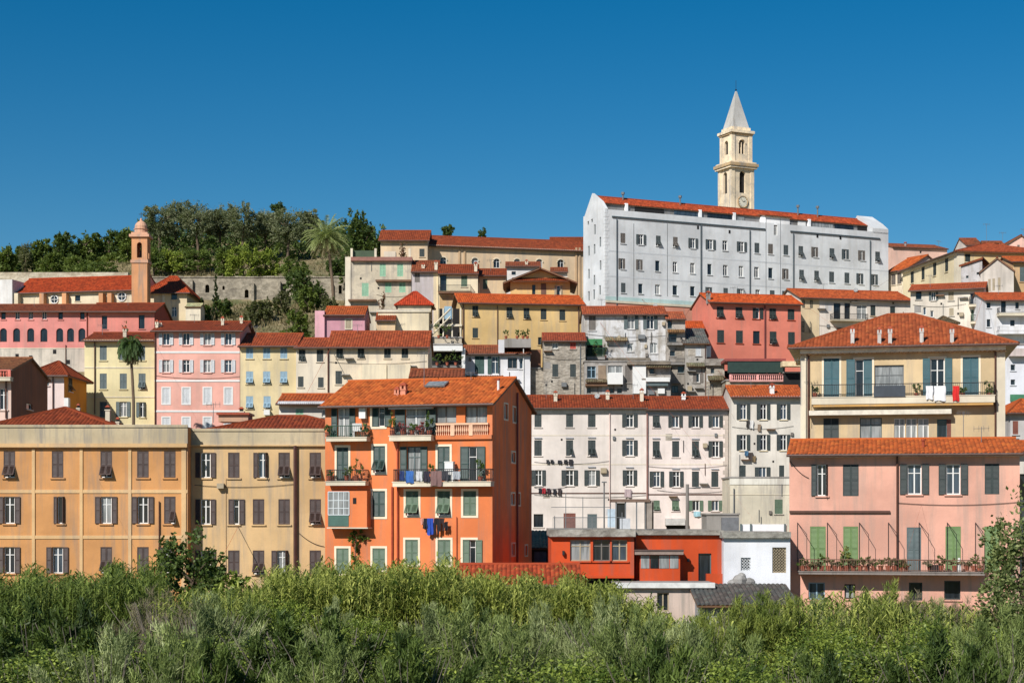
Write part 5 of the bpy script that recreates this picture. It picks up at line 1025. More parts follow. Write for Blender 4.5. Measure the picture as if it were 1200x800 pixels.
def rooflet(bb, x0, x1, y0, y1, proj, rgb, k=0):
    a, c = bb.pt(x0, y0), bb.pt(x1, y1); q = MB(); tile_face(q, (a.x, -proj, c.z), (c.x, -proj, c.z), (a.x, .02, a.z), (c.x, .02, a.z), thick=.06); q.build('rooflet', [tiles(rgb, .5), WOOD], bb.o)
rooflet(lt, 686, 711, 444.5, 448.5, .9, (128, 112, 98)); rooflet(lt, 757, 786, 427.5, 431, .8, (140, 124, 108)); rooflet(bl('shabby white'), 709, 735, 395, 400, .7, (150, 132, 118)); rooflet(bl('thin grey house'), 782, 802, 386, 390, .6, (150, 110, 84)); rooflet(bl('grey plaster house'), 804, 827, 425, 430, .7, (140, 126, 112)); rooflet(bl('crumbling brown'), 829, 848, 440, 446, .8, (130, 112, 96)); rooflet(bl('white house with dark'), 546, 590, 440, 445, .8, (160, 96, 70))
for t, bxs in (('shabby white', ((748, 392, 756, 397), (776, 377, 779.5, 381))), ('jumbled grey', ((760, 457, 767, 462), (771, 455, 779, 461), (701, 445, 706, 449))), ('grey plaster house', ((806, 452, 811, 458),)), ('bare grey stone', ((658, 448, 664, 453),)), ('long cream apartment', ((704, 548, 711, 554),)), ('pinkish cream apartment', ((824, 519, 829, 524),)), ('grey beige house', ((1030, 372, 1036, 377),)), ('long stained grey', ((1124, 366, 1129, 370),)), ('beige house with light', ((338, 483, 344, 488),)), ('tan apartment', ((254, 566, 262, 572),))):
    for x0, y0, x1, y1 in bxs: bl(t).bx('air_unit', x0, x1, y0, y1, [WHITE, PIPE_G, SH_BEIGE][int(x0) % 3], .03, .38)
def dish(px, py, Y, r, lab):
    p = P(px, py, Y); o = empty('satellite_dish', p, lab, 'satellite dish', R(-20), 'satellite dishes on the roofs'); q = MB(); q.lathe([(.02, 0), (r*.5, .05*r), (r, .22*r)], 14); m_ = q.build('dish', [paint((150, 150, 148))], o); m_.rotation_euler = (R(65), 0, 0); q = MB(); q.tube([(0, .05, -.9), (0, .05, 0)], .025, 5); q.tube([(0, 0, 0), (0, -.45*r/.4, .1)], .015, 4); q.build('mount', [PIPE_G], o)
for px, py, Y, lab in ((700, 464, 173, 'dish behind the ridge of the long cream block'), (768, 358, 199, 'dish on the roof of the shabby white house'), (1003, 340, 211, 'dish on the long roof below the white building')): dish(px, py, Y, .28, 'grey satellite '+lab)

def clutter(bb, x0, x1, y0, y1, n, seed):
    r = random.Random(seed); taken = [(h[0]-.3, h[1]+.3, h[2]-.3, h[3]+.3) for h in bb.holes['front']]
    for i in range(n*6):
        if n <= 0: break
        x, y = r.uniform(x0, x1), r.uniform(y0, y1); u, z = bb.uz(x, y)
        if any(a < u < b_ and c < z < d for a, b_, c, d in taken): continue
        n -= 1; k = r.random(); taken.append((u-.5, u+.5, z-.5, z+.5))
        if k < .3: bb.bx('vent', x-1, x+1, y-1, y+1.2, DARK, -.02, .03)
        elif k < .5: bb.bx('shelf', x-5, x+5, y, y+1, r.choice([WOOD, CONC]), -.02, .45)
        elif k < .65: bb.bx('meter_box', x-1.5, x+1.5, y-2, y+2, r.choice([PIPE_G, SH_BEIGE, SH_WGREY]), .0, .18)
        elif k < .82: bb.pipe(x, y-6, y+8, .035, r.choice([PIPE_G, PIPE_B, IRON]), .06)
        else: bb.bx('patched_plaster', x-4, x+4, y-4, y+4, r.choice([SHB, STN, CONC]), -.03, .006)
for i, (t, a) in enumerate((('shabby white', (690, 775, 388, 416, 9)), ('jumbled grey', (688, 782, 430, 458, 12)), ('thin grey house', (783, 801, 376, 455, 8)), ('grey plaster house', (806, 825, 405, 458, 8)), ('crumbling brown', (831, 847, 432, 458, 4)), ('bare grey stone', (640, 682, 402, 458, 7)), ('white house with dark', (548, 618, 416, 450, 6)), ('long stained grey', (1072, 1130, 344, 376, 8)), ('grey beige house', (962, 1064, 352, 385, 7)), ('tall stained beige', (412, 480, 306, 390, 8)), ('long low cream', (390, 498, 410, 440, 6)), ('narrow cream house with nine', (860, 934, 468, 555, 6)), ('stained cream terrace', (860, 922, 570, 620, 6)), ('long cream apartment', (630, 752, 500, 600, 6)), ('pinkish cream apartment', (762, 848, 500, 600, 6)))): clutter(bl(t), *a, i)

# ================================================================== hillside trees
LG_GREY = leaf((.12, .14, .07), (.29, .30, .17), (.11, .13, .06)); LG_DARK = leaf((.04, .07, .02), (.13, .18, .045), (.03, .05, .016)); LG_MID = leaf((.065, .10, .02), (.20, .25, .055), (.05, .08, .016))
LG_LIME = leaf((.15, .20, .028), (.33, .38, .06), (.12, .17, .022)); LG_OLIVE = leaf((.09, .095, .04), (.19, .19, .09), (.065, .07, .03)); LG_DRY = leaf((.2, .16, .08), (.34, .27, .15), (.1, .09, .04)); LG_CYP = leaf((.025, .04, .018), (.055, .08, .035), (.018, .03, .012)); LG_RED = leaf((.16, .07, .05), (.24, .12, .08), (.08, .07, .03))
def thicket(label, name, x0, x1, Y0, Y1, n, h0, h1, mat, size, seed, tuft=False, asp=.55):
    rg = np.random.default_rng(seed); Yv = rg.uniform(Y0, Y1, n); px = rg.uniform(x0, x1, n); X = (px-600)/FPX*Yv
    hm = h0+(h1-h0)*np.clip(.5+.5*np.sin(X*.55+seed)*np.cos(Yv*.7+X*.2)+.25*np.sin(X*1.7), 0, 1); z = terz(px, Yv)+hm*rg.random(n)**.5
    c = np.stack([X, Yv, z], 1); d = np.zeros((n, 3)); d[:, 2] = 1.6 if tuft else .4; d[:, 1] = -.3
    o = link(name, quadmesh(name, leafquads(c, d, size, asp), mat)); tag(o, label, 'undergrowth', kind='stuff'); return o
thicket('dark green scrub covering the hilltop under the tall grove', 'undergrowth', 160, 440, 262, 296, 26000, .3, 3.4, LG_DARK, .42, 1)
thicket('green scrub on the slope at the left edge under the skyline bushes', 'undergrowth', -40, 170, 263, 282, 9000, .2, 1.6, LG_MID, .5, 2)
thicket('straw dry grass on the terraced hillside above the stone wall', 'dry_grass', -40, 440, 241, 262, 16000, .1, .7, LG_DRY, .5, 3, True, .15)
thicket('rough brown weeds on the slope between stone wall and pink roofs', 'weeds', 225, 420, 206, 237, 6000, .1, .9, LG_DRY, .5, 4, True, .3)
def htree(name, label, px, ytop, ybase, Y, wpx, mat, **kw):
    g = P(px, ybase, Y); t = P(px, ytop, Y); base = min(g.z, ter(Y, px)+.2); return tree(name, label, 'tree' if 'tree' in name or 'pine' in name or 'cypress' in name else 'bush', (g.x, g.y, base), wpx/FPX*Y, t.z-base, mat, **kw)
G1 = 'tall grey green trees on the hilltop'
for i, (px, yt, wd, Y, lab) in enumerate(((186, 239, 38, 266, 'leftmost tall grey green tree of the hilltop grove, just right of the orange bell tower'), (207, 237, 34, 270, 'second tall grey green hilltop tree from the bell tower, slender crown'), (232, 237.5, 40, 264, 'broad tall hilltop tree in the middle of the grove'), (258, 240, 36, 268, 'tall hilltop tree right of the broad middle one'), (283, 240, 34, 262, 'tall hilltop tree above the bright green bushes'), (312, 246, 30, 266, 'lower grey green tree in the dip of the hilltop grove'), (337, 243, 44, 262, 'wide rounded hilltop tree left of the big palm'), (362, 248, 26, 268, 'narrow hilltop tree right behind the big palm'))):
    htree('tall_tree', lab, px, yt, 300, Y, wd*1.2, LG_GREY, n=9000, size=.27, z0=.34, seed=20+i, group=G1, nl=11, asp=.5, r=.2)
htree('round_tree', 'dense dark green tree between the big palm and the long church', 421, 252, 306, 240, 46, LG_DARK, n=5200, size=.42, z0=.12, seed=40, nl=10); htree('round_tree', 'small dark green tree at the left end of the church roof', 446, 262, 306, 244, 24, LG_MID, n=2000, size=.4, z0=.15, seed=41)
htree('pine_tree', 'dark umbrella pine poking over the church roof', 524.5, 263.5, 300, 262, 19, LG_DARK, n=1500, size=.35, z0=.7, seed=42); htree('pine_tree', 'tiny dark tree tuft above the middle of the church roof', 565, 265.5, 300, 264, 10, LG_DARK, n=800, size=.3, z0=.6, seed=43); htree('tall_tree', 'distant thin treetop rising above the hilltop grove', 325, 236, 300, 285, 22, LG_DARK, n=1500, size=.4, z0=.6, seed=44)
G2 = 'dark bushes along the left skyline'
for i, (px, yt, wd, lab) in enumerate(((8, 289, 26, 'leftmost dark bush on the skyline at the picture edge'), (28, 288, 24, 'spiky dark bush second from the left edge of the skyline'), (50, 281, 32, 'dark rounded bush on the left skyline'), (75, 272, 34, 'taller dark bush rising on the left skyline'), (101, 272, 34, 'dark bush above the church roof middle'), (128, 268.5, 40, 'broad dark bush left of the bell tower top'), (150, 268, 26, 'dark bush touching the left side of the bell tower'))):
    htree('bush', lab, px, yt, 312, 262+(i % 3)*3, wd, LG_DARK if i % 2 else LG_MID, n=2600, size=.45, z0=.05, seed=60+i, group=G2, nl=8)
htree('olive_tree', 'pale agave like shrub between the dark bushes of the left skyline', 30, 285, 306, 258, 18, LG_OLIVE, n=900, size=.6, z0=.1, seed=70, asp=.2)
G3 = 'bright green bushes on the terraces'
for i, (px, yt, yb, wd, Y, lab, mt) in enumerate(((285, 286, 325, 42, 246, 'large bright green bush above the stone wall', 3), (312, 290, 322, 30, 248, 'light green bush right of the large bright one', 3), (262, 290, 318, 24, 250, 'small bright bush left of the large one', 2), (232, 291, 306, 36, 254, 'long low green bush under the middle of the grove', 2), (200, 292, 306, 34, 254, 'low green bush right of the bell tower', 3), (345, 300, 336, 34, 244, 'mid green bush hanging over the stone wall below the wide tree', 2), (352, 316, 352, 26, 238, 'leafy bush growing before the stone wall near the palm trunk', 1), (110, 309, 330, 50, 247, 'low green hedge bush on the terrace behind the church roof', 2), (90, 300, 318, 30, 254, 'dry greenish bush above the church roof', 2), (60, 296, 316, 30, 256, 'small green bush on the left slope', 2), (395, 300, 330, 22, 245, 'dark bush under the dense tree right of the palm', 1), (180, 290, 318, 26, 252, 'green bush hugging the bell tower shaft', 2))):
    htree('bush', lab, px, yt, yb, Y, wd*1.25, [LG_DARK, LG_DARK, LG_MID, LG_LIME][mt], n=4200, size=.3, z0=.0, seed=80+i, group=G3, nl=8)
G4 = 'bushes below the stone retaining wall'
for i, (px, yt, yb, wd, Y, lab, mt) in enumerate(((262, 350, 378, 24, 228, 'round dark bush below the stone wall beside the cypress', 1), (345, 364, 395, 44, 214, 'wide dark green bush behind the beige house roof', 2), (310, 348, 385, 26, 226, 'dry olive bush on the rough slope below the stone wall', 4), (330, 340, 372, 22, 230, 'scruffy brown green bush under the palm', 4), (295, 352, 384, 20, 222, 'small scruffy bush on the rough slope', 4), (360, 335, 372, 24, 232, 'thin green shrub left of the palm trunk', 2), (145, 376, 398, 28, 196, 'dark rounded treetop behind the yellow house roof', 1), (375, 330, 366, 20, 234, 'leafy shrub touching the palm trunk', 1), (385, 345, 366, 22, 228, 'low dry shrub right of the palm foot', 4), (240, 355, 385, 22, 226, 'dark shrub left of the cypress', 1))):
    htree('bush', lab, px, yt, yb, Y, wd, [LG_DARK, LG_DARK, LG_MID, LG_LIME, LG_OLIVE][mt], n=1800, size=.38, z0=.0, seed=110+i, group=G4, nl=7)
for i, (px, yt, lab) in enumerate(((252.5, 325, 'tall dark cypress before the stone wall'), (236, 348, 'shorter dark cypress beside the tiny cream hut'))):
    g = P(px, 380, 228+i); o = empty('cypress_tree', (g.x, g.y, g.z-1), lab, 'tree', 0, 'cypresses'); h = P(px, yt, 228).z-g.z+1
    L = [(0, 0, h*f, .55*(1.05-f)+.12, .55*(1.05-f)+.12, h*.14) for f in (.15, .3, .45, .6, .75, .9)]; c, d = crown_pts(L, 1600); d[:, 2] += 1; link('crown', quadmesh('crown', leafquads(c, d, .3, .5), LG_CYP), o); trunk_mb(h*.8, .1, .1, 3, 0).build('trunk', [BARK], o)
htree('bush', 'reddish bougainvillea bush on the roof terrace of the mint shuttered house', 471, 281, 303, 222, 20, LG_RED, n=1300, size=.3, z0=.05, seed=140)
htree('bush', 'green hedge on the roof terrace of the mint shuttered house', 426, 291, 303, 220, 30, LG_MID, n=1000, size=.3, z0=.02, seed=141)
htree('bush', 'dead brown ivy mound on the cream wall below the mint shutters', 447, 338, 364, 208.5, 12, LG_RED, n=900, size=.25, z0=.0, seed=142)

def palm(label, pts, r, Y, Rm, nf, mat, deadmat, seed, droopy=1.0):
    rr = random.Random(seed); pw = [P(x, y, Y) for x, y in pts]; o = empty('palm_tree', pw[0], label, 'palm'); q = [p-pw[0] for p in pw]
    mb = MB(); ps = [q[0]-Vector((0, 0, 1.0))]+q; mb.tube(ps, [r*1.3]+[r*(1.15-.3*i/len(q)) for i in range(len(q))], 10); mb.build('trunk', [bark((120, 100, 80))], o, True)
    V, Vd = [], []
    for i in range(nf):
        a = i*2.39996+rr.random()*.4; el = math.asin(max(-.95, min(.98, 1.0-1.75*(i+.5)/nf))); Lf = Rm*rr.uniform(.8, 1.12); pos = q[-1].copy(); d = Vector((math.cos(a)*math.cos(el), math.sin(a)*math.cos(el), math.sin(el))); seg = 9; tgt = V if el > -.45 else Vd
        for k in range(seg):
            d2 = (d+Vector((0, 0, -.10*droopy*(k+1)/2))).normalized(); np_ = pos+d2*(Lf/seg); sd = d2.cross(Vector((0, 0, 1)))
            sd = sd.normalized() if sd.length > .05 else Vector((1, 0, 0)); up = sd.cross(d2); ll = Rm*.17*(1-abs(k/seg-.4)**1.5)
            tgt += [pos-sd*.03, pos+sd*.03, np_+sd*.025, np_-sd*.025]
            for j in range(4):
                b0 = pos.lerp(np_, j/4)
                for sg in (-1, 1):
                    tip = b0+sd*sg*ll*.75+d2*ll*.6-up*ll*(.25+rr.random()*.3); wv = d2*.026+up*.012; tgt += [b0-wv, b0+wv, tip+wv*.3, tip-wv*.3]
            pos, d = np_, d2
    link('crown', quadmesh('crown', np.array([tuple(v) for v in V]), mat), o)
    if Vd: link('dead_fronds', quadmesh('dead_fronds', np.array([tuple(v) for v in Vd]), deadmat), o)
    return o
PALM = leaf((.15, .20, .05), (.50, .54, .24), (.30, .34, .12), .4); PALMD = leaf((.25, .2, .1), (.38, .32, .19), (.2, .16, .08), .6)
palm('big date palm with arching grey green fronds on the left hillside', [(391, 356), (389.5, 330), (386, 300), (382.5, 278)], .19, 231, 3.5, 84, PALM, PALMD, 3, .5)
palm('slender fan palm with a thin dark trunk in front of the pale yellow house', [(156.5, 505), (156.5, 470), (155, 440), (152.5, 405)], .13, 160, 1.8, 84, leaf((.04, .08, .025), (.1, .15, .05), None, .45), leaf((.1, .09, .05), (.2, .16, .09), None), 5, 1.5)

# ================================================================== river bank thicket
REED = leaf((.03, .065, .012), (.50, .52, .13), (.30, .33, .06), .42, .3); REEDD = leaf((.02, .045, .01), (.27, .33, .075), (.11, .15, .03), .45, .25)  # REEDD is the same cane darkened, shade put into its leaf colour
def bank(Y): return ter(Y)-.1
def topline(x):
    x = np.asarray(x)        # height of the thicket's edge in the photograph, as a height above the bank at each place
    return 8+8*np.sin(x*.13)+6*np.sin(x*.31+1)+4*np.sin(x*.71)+np.interp(x, [-60, 0, 60, 90, 130, 175, 200, 290, 310, 380, 420, 520, 560, 600, 640, 690, 720, 745, 760], [679, 680, 674, 681, 668, 668, 690, 690, 676, 668, 666, 666, 678, 682, 684, 682, 694, 705, 715])
def reeds(label, name, spans, Y0, Y1, n, mat, hscale=1.0, seed=1, lw=.062, topf=topline, dy=0):
    rg = np.random.default_rng(seed); V = []; UV = []
    Yv = rg.uniform(Y0, Y1, n); px = np.concatenate([rg.uniform(a, b, int(n*(b-a)/sum(q-p for p, q in spans))+1) for a, b in spans])[:n]; n = len(px); Yv = Yv[:n]
    clump = np.sin(px*.21)*np.cos(Yv*.9+px*.05); yt = topf(px)+dy+rg.uniform(0, 34, n)*rg.random(n)**1.5+7*clump-3+rg.normal(0, 2.5, n); X = (px-600)/FPX*Yv; g = np.interp(Yv, [a for a, _ in TER], [b for _, b in TER])+EZ-.2
    zt = EZ+(600-yt)/FPX*np.minimum(Yv, 93) ; H = np.maximum(1.5, zt-g)*hscale
    ang = rg.uniform(0, 6.28, n); lean = rg.uniform(.02, .16, n); lx, ly = np.cos(ang)*lean+.03, np.sin(ang)*lean
    for k in range(n):
        h, x, y, z = H[k], X[k], Yv[k], g[k]; tip = np.array([x+lx[k]*h, y+ly[k]*h, z+h]); b0 = np.array([x, y, z]); rn = rg.random()
        V += [b0+(-.015, 0, 0), b0+(.015, 0, 0), tip+(.008, 0, 0), tip+(-.008, 0, 0)]; UV.append(rn)
        nl = int(4+h*2.4)
        for j in range(nl):
            t = .25+.75*(j+rg.random())/nl; p = b0+(tip-b0)*t; a = rg.uniform(0, 6.28); Lf = rg.uniform(.4, .9)*(1.15-.4*t); up = rg.uniform(.45, 1.1); dx, dyy = math.cos(a), math.sin(a); wv = np.array([-dyy, dx, 0])*lw*rg.uniform(.7, 1.3)
            if abs(wv[0]) < lw*.3: wv = wv+np.array([lw*.4, 0, 0])
            m = p+np.array([dx*Lf*.5, dyy*Lf*.5, Lf*up*.5]); e = p+np.array([dx*Lf, dyy*Lf, Lf*(up*.5-rg.uniform(0, .45))])
            V += [p-wv*.5, p+wv*.5, m+wv*.5, m-wv*.5, m-wv*.5, m+wv*.5, e+wv*.05, e-wv*.05]; r2 = min(1, max(0, rn+rg.normal(0, .28))); UV += [r2, r2]
    o = link(name, quadmesh(name, np.array(V), mat, np.array(UV))); tag(o, label, 'reeds', kind='stuff'); return o
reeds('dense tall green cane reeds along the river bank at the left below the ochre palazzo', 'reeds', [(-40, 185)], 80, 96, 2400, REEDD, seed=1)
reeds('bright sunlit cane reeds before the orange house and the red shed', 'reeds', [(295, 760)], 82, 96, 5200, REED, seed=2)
reeds('loose reeds filling gaps between the willow bushes', 'reeds', [(180, 300), (745, 1230)], 74, 94, 1500, REED, seed=3, topf=lambda x: np.interp(x, [0, 200, 300, 740, 800, 850, 900, 1000, 1100, 1230], [700, 700, 690, 715, 735, 722, 712, 700, 716, 720]))
# shrubs
def feathery_mesh(h, w, n, seed, mat, size=.28, asp=.16):
    rg = np.random.default_rng(seed); V = []; U = []; nb = 30
    for i in range(nb):
        a = rg.uniform(0, 6.28); sp = abs(rg.normal(0, .5)); L = h*rg.uniform(.6, 1.05)*(1-.25*min(1.3, sp)); d = np.array([math.cos(a)*sp*w/h*.8, math.sin(a)*sp*w/h*.8, 1.]); d /= np.linalg.norm(d); k = n//nb; br = rg.random()
        t = rg.uniform(.05, 1, k)**.75; bend = np.array([math.cos(a), math.sin(a), -.5])*.22*w
        c = d[None]*L*t[:, None]+bend[None]*(t[:, None]**2.2)*sp+rg.normal(0, 1, (k, 3))*(.125*h*.35*(1.15-t[:, None]*.8)); dr = d[None]+rg.normal(0, .45, (k, 3)); dr[:, 2] += .25; dr /= np.linalg.norm(dr, axis=1)[:, None]
        sd = np.cross(dr, rg.normal(0, 1, (k, 3))); sd /= np.linalg.norm(sd, axis=1)[:, None]+1e-9; sz = size*rg.uniform(.6, 1.4, k)[:, None]
        V.append(np.stack([c-sd*sz*asp*.5, c+sd*sz*asp*.5, c+dr*sz+sd*sz*asp*.15, c+dr*sz-sd*sz*asp*.15], 1).reshape(-1, 3)); U.append(np.clip(br*.6+.4*rg.random(k), 0, 1))
    return quadmesh('foliage', np.concatenate(V), mat, np.concatenate(U))
def leafy_mesh(h, w, n, seed, mat, size=.16):
    L = lobes_for(w, h, 12, 0.0, seed); L = [(0, 0, h*.4, w*.42, w*.42, h*.42)]+L; c, d = crown_pts(L, n, .35, 42, .14); c = c[c[:, 2] > -.3]; d = d[:len(c)]
    return quadmesh('foliage', leafquads(c, d, size, .55), mat)
def stems_mesh(h, w, seed, n=14):
    r = random.Random(seed); mb = MB()
    for i in range(n):
        a = r.uniform(0, 6.28); s = r.uniform(.05, .4)*w; mb.tube([(0, 0, -.4), (math.cos(a)*s*.45, math.sin(a)*s*.45, h*.45), (math.cos(a)*s, math.sin(a)*s, h*.85)], [.035, .02, .006], 4)
    return mb.mesh('stems', [BARK_G])
WIL1 = leaf((.06, .095, .022), (.38, .44, .14), (.12, .16, .045), .5, .2); WIL2 = leaf((.09, .125, .04), (.50, .54, .24), (.17, .21, .08), .5, .2); WIL3 = leaf((.05, .085, .018), (.40, .44, .09), (.07, .11, .02), .5, .2); LEF1 = leaf((.035, .07, .013), (.31, .37, .065), (.025, .05, .01), .45, .18); LEF2 = leaf((.06, .10, .015), (.30, .36, .06), (.05, .09, .014), .45, .2); LEFD = leaf((.012, .026, .007), (.075, .115, .025), (.010, .02, .006), .5, .15); LEFK = leaf((.02, .042, .01), (.15, .205, .045), (.02, .035, .01), .5, .18); WDRY = leaf((.12, .10, .06), (.34, .28, .18), (.10, .10, .05), .7, .2)
KIND = {'willow': ('grey green feathery willow bush', feathery_mesh(4, 3.6, 26000, 1, WIL1, .17, .12), stems_mesh(4, 3.6, 1)), 'silver': ('pale silvery willow bush', feathery_mesh(4, 3.8, 26000, 2, WIL2, .17, .11), stems_mesh(4, 3.8, 2)),
 'tamarisk': ('upright feathery olive green tamarisk bush', feathery_mesh(4, 2.8, 26000, 3, WIL3, .17, .11), stems_mesh(4, 2.8, 3)), 'leafy': ('dense mid green leafy bush', leafy_mesh(4, 4.4, 24000, 4, LEF1, .095), stems_mesh(4, 4, 4)),
 'yellow': ('yellow green leafy bush', leafy_mesh(4, 4.2, 22000, 5, LEF2, .095), stems_mesh(4, 4, 5)), 'dark': ('dark green feathery bush', feathery_mesh(4, 4.4, 26000, 6, LEFK, .17, .2), stems_mesh(4, 4, 6)), 'dry': ('dry brownish grey brush', feathery_mesh(4, 4.2, 18000, 7, WDRY, .2, .07), stems_mesh(4, 4.2, 7, 40))}
GRP = {k: v[0]+'es on the bank' if not v[0].endswith('brush') else 'dry brush on the bank' for k, v in KIND.items()}
LIST = [  # kind, px centre, top px, distance, width factor, where
 ('dry', 185, 688, 78, 1.3, 'with bare twigs left of the dark leafy tree'), ('dry', 228, 702, 72, 1.5, 'with pale radiating twigs below the dark leafy tree'), ('willow', 262, 694, 74, 1.1, 'right of the twiggy brush and under the tree'), ('yellow', 283, 706, 75, .9, 'catching the sun between tree and reeds'), ('yellow', 318, 696, 78, .9, 'bright against the foot of the tan house'), ('silver', 243, 722, 66, 1.1, 'in the left quarter, low before the brush'),
 ('dark', 40, 718, 66, 1.4, 'in the shade at the lower left corner'), ('dark', 100, 724, 64, 1.3, 'low in front of the left reeds'), ('leafy', 20, 752, 58, 1.2, 'at the bottom left corner of the picture'), ('silver', 125, 752, 58, 1.1, 'at the bottom edge below the left reeds'), ('leafy', 160, 744, 60, 1.1, 'below the dry twiggy brush'), ('willow', 200, 752, 58, 1.1, 'at the bottom edge below the twigs'), ('dark', 250, 758, 58, 1.2, 'at the bottom edge, quarter way along'),
 ('leafy', 300, 736, 64, 1.2, 'low in front of the yellow sunlit one'), ('dark', 345, 738, 62, 1.4, 'in deep shade below the reeds of the orange house'), ('dark', 400, 736, 62, 1.4, 'the larger shady one under the orange house'), ('silver', 395, 702, 76, .9, 'among the reeds under the orange house balconies'), ('leafy', 445, 744, 60, 1.2, 'before the reed bed near the middle'), ('silver', 505, 708, 75, 1.0, 'right among reeds left of the red shed'), ('yellow', 420, 716, 74, .9, 'glowing in the reeds below the orange house'), ('dark', 480, 752, 58, 1.2, 'at the bottom edge left of the middle'),
 ('willow', 540, 730, 66, 1.3, 'below the low red shed roof'), ('willow', 590, 738, 63, 1.2, 'right of the middle in the front row'), ('silver', 640, 726, 68, 1.1, 'below the bright red house'), ('willow', 690, 718, 70, 1.2, 'under the red annex, tall and feathery'), ('silver', 720, 726, 66, 1.1, 'below the pinkish beige low house'), ('leafy', 640, 762, 57, 1.1, 'at the bottom edge below the red house'), ('willow', 755, 738, 62, 1.1, 'in front of the beige low house window'), ('yellow', 700, 762, 57, 1.0, 'at the bottom edge below the beige low house'),
 ('silver', 800, 738, 62, 1.1, 'left of the grey sheet shed'), ('tamarisk', 826, 716, 72, 1.0, 'against the corner of the grey shed'), ('tamarisk', 858, 700, 76, 1.2, 'before the dark sheet roof'), ('tamarisk', 895, 694, 76, 1.3, 'tallest before the white house'), ('tamarisk', 932, 698, 76, 1.1, 'at the left corner of the salmon house'), ('silver', 962, 700, 80, .9, 'below the left end of the long balcony'), ('willow', 868, 750, 60, 1.2, 'in the front row below the white house'), ('yellow', 842, 768, 56, 1.0, 'at the bottom edge below the grey shed'), ('leafy', 925, 754, 59, 1.2, 'at the bottom edge below the salmon house corner'),
 ('yellow', 985, 724, 68, 1.0, 'small leaved, under the balcony left part'), ('tamarisk', 1040, 682, 82, 1.2, 'reaching the long balcony in its middle'), ('tamarisk', 1018, 692, 80, 1.0, 'just below the balcony, left of the tallest'), ('dry', 1072, 694, 82, 1.0, 'below the dark balcony door'), ('silver', 1100, 702, 80, 1.0, 'below the right half of the balcony'), ('dry', 1128, 700, 80, 1.0, 'with pale plumes below the balcony end'), ('yellow', 1075, 722, 70, .9, 'bright in front of the plumes'), ('leafy', 1020, 746, 61, 1.2, 'in the front row below the long balcony'), ('dark', 970, 770, 56, 1.2, 'at the bottom edge, right of the salmon corner'), ('dark', 1085, 752, 59, 1.4, 'in the front row under the balcony end'), ('leafy', 1140, 726, 66, 1.2, 'left of the tree at the right edge'), ('dark', 1150, 762, 57, 1.3, 'at the bottom right corner'), ('willow', 1190, 738, 62, 1.1, 'under the tree at the right edge'), ('willow', 380, 766, 57, 1.2, 'at the bottom edge below the orange house'), ('dark', 770, 770, 56, 1.2, 'at the bottom edge before the beige low house')]
rs = random.Random(5)
for k, px, yt, Y, wf, where in LIST:
    if Y < 70 and k in ('willow', 'silver', 'dark', 'tamarisk'): yt -= rs.uniform(6, 26)
    base_lab, fm, sm = KIND[k]; g = P(px, 700, Y); z = ter(Y)-.2; h = P(px, yt, Y).z-z; o = empty({'leafy': 'leafy_bush', 'yellow': 'leafy_bush', 'dark': 'dark_bush', 'dry': 'dry_brush', 'willow': 'willow_bush', 'silver': 'willow_bush', 'tamarisk': 'tamarisk_bush'}[k], (g.x, g.y, z), base_lab+' '+where, 'bush', rs.uniform(0, 6.28), GRP[k])
    s = h/4.0; o.scale = (s*wf*1.1, s*wf*1.1, s); link('foliage', fm, o); link('stems', sm, o)
# trees of the bank
o = tree('leafy_tree', 'dark leafy fig like tree standing in front of the ochre palazzo and tan building', 'tree', (P(226, 700, 90).x, 90, ter(90)), 4.2, P(226, 618, 90).z-ter(90), leaf((.03, .055, .013), (.15, .20, .05), (.025, .045, .01), .5, .22), n=6000, size=.2, z0=.2, seed=201, nl=12, asp=.75)
o = tree('leafy_tree', 'small leafy tree leaning right of the dark fig like tree', 'tree', (P(270, 700, 88).x, 88, ter(88)), 2.6, P(270, 662, 88).z-ter(88), LEF1, n=1800, size=.22, z0=.2, seed=202, nl=8, asp=.7)
LEFR = leaf((.05, .08, .02), (.27, .30, .11), (.13, .16, .06), .4, .25)
o = tree('leafy_tree', 'glossy leaved tree at the right edge overlapping the salmon house', 'tree', (P(1196, 700, 78).x, 78, ter(78)), 4.0, P(1186, 578, 78).z-ter(78), LEFR, n=7500, size=.17, z0=.05, seed=203, nl=13, asp=.7)
o = tree('leafy_tree', 'lower bushy tree right before the one at the right edge', 'tree', (P(1170, 700, 74).x, 74, ter(74)), 2.6, P(1170, 668, 74).z-ter(74), LEFR, n=5000, size=.16, z0=.0, seed=204, nl=10, asp=.7)

# ================================================================== plants, laundry and bits on the buildings
POT = paint((170, 92, 66), .8, .2); FOL = leaf((.05, .09, .02), (.13, .19, .05), None); FOLY = leaf((.12, .15, .03), (.26, .26, .07), None); FLO = leaf((.3, .05, .06), (.4, .12, .12), None)
def potplant(loc, h, w, label, mat=None, group=None, pot=True):
    o = empty('potted_plant', loc, label, 'potted plant', 0, group); ph = .28 if pot else .1
    mb = MB(); mb.lathe([(.01, 0), (.12, 0), (.17, ph), (.19, ph), (.19, ph+.04), (.14, ph+.04), (.01, ph)], 10); mb.build('pot', [POT], o)
    c, d = crown_pts([(0, 0, ph+h*.45, w/2, w/2, h*.5)], 160, .2); link('foliage', quadmesh('foliage', leafquads(c, d, .16, .5), mat or FOL), o); return o
OR = ORANGE
def onb(bb, px, py, off): return bb.wp(px, py, off)
GP = 'plants on the orange house balconies'
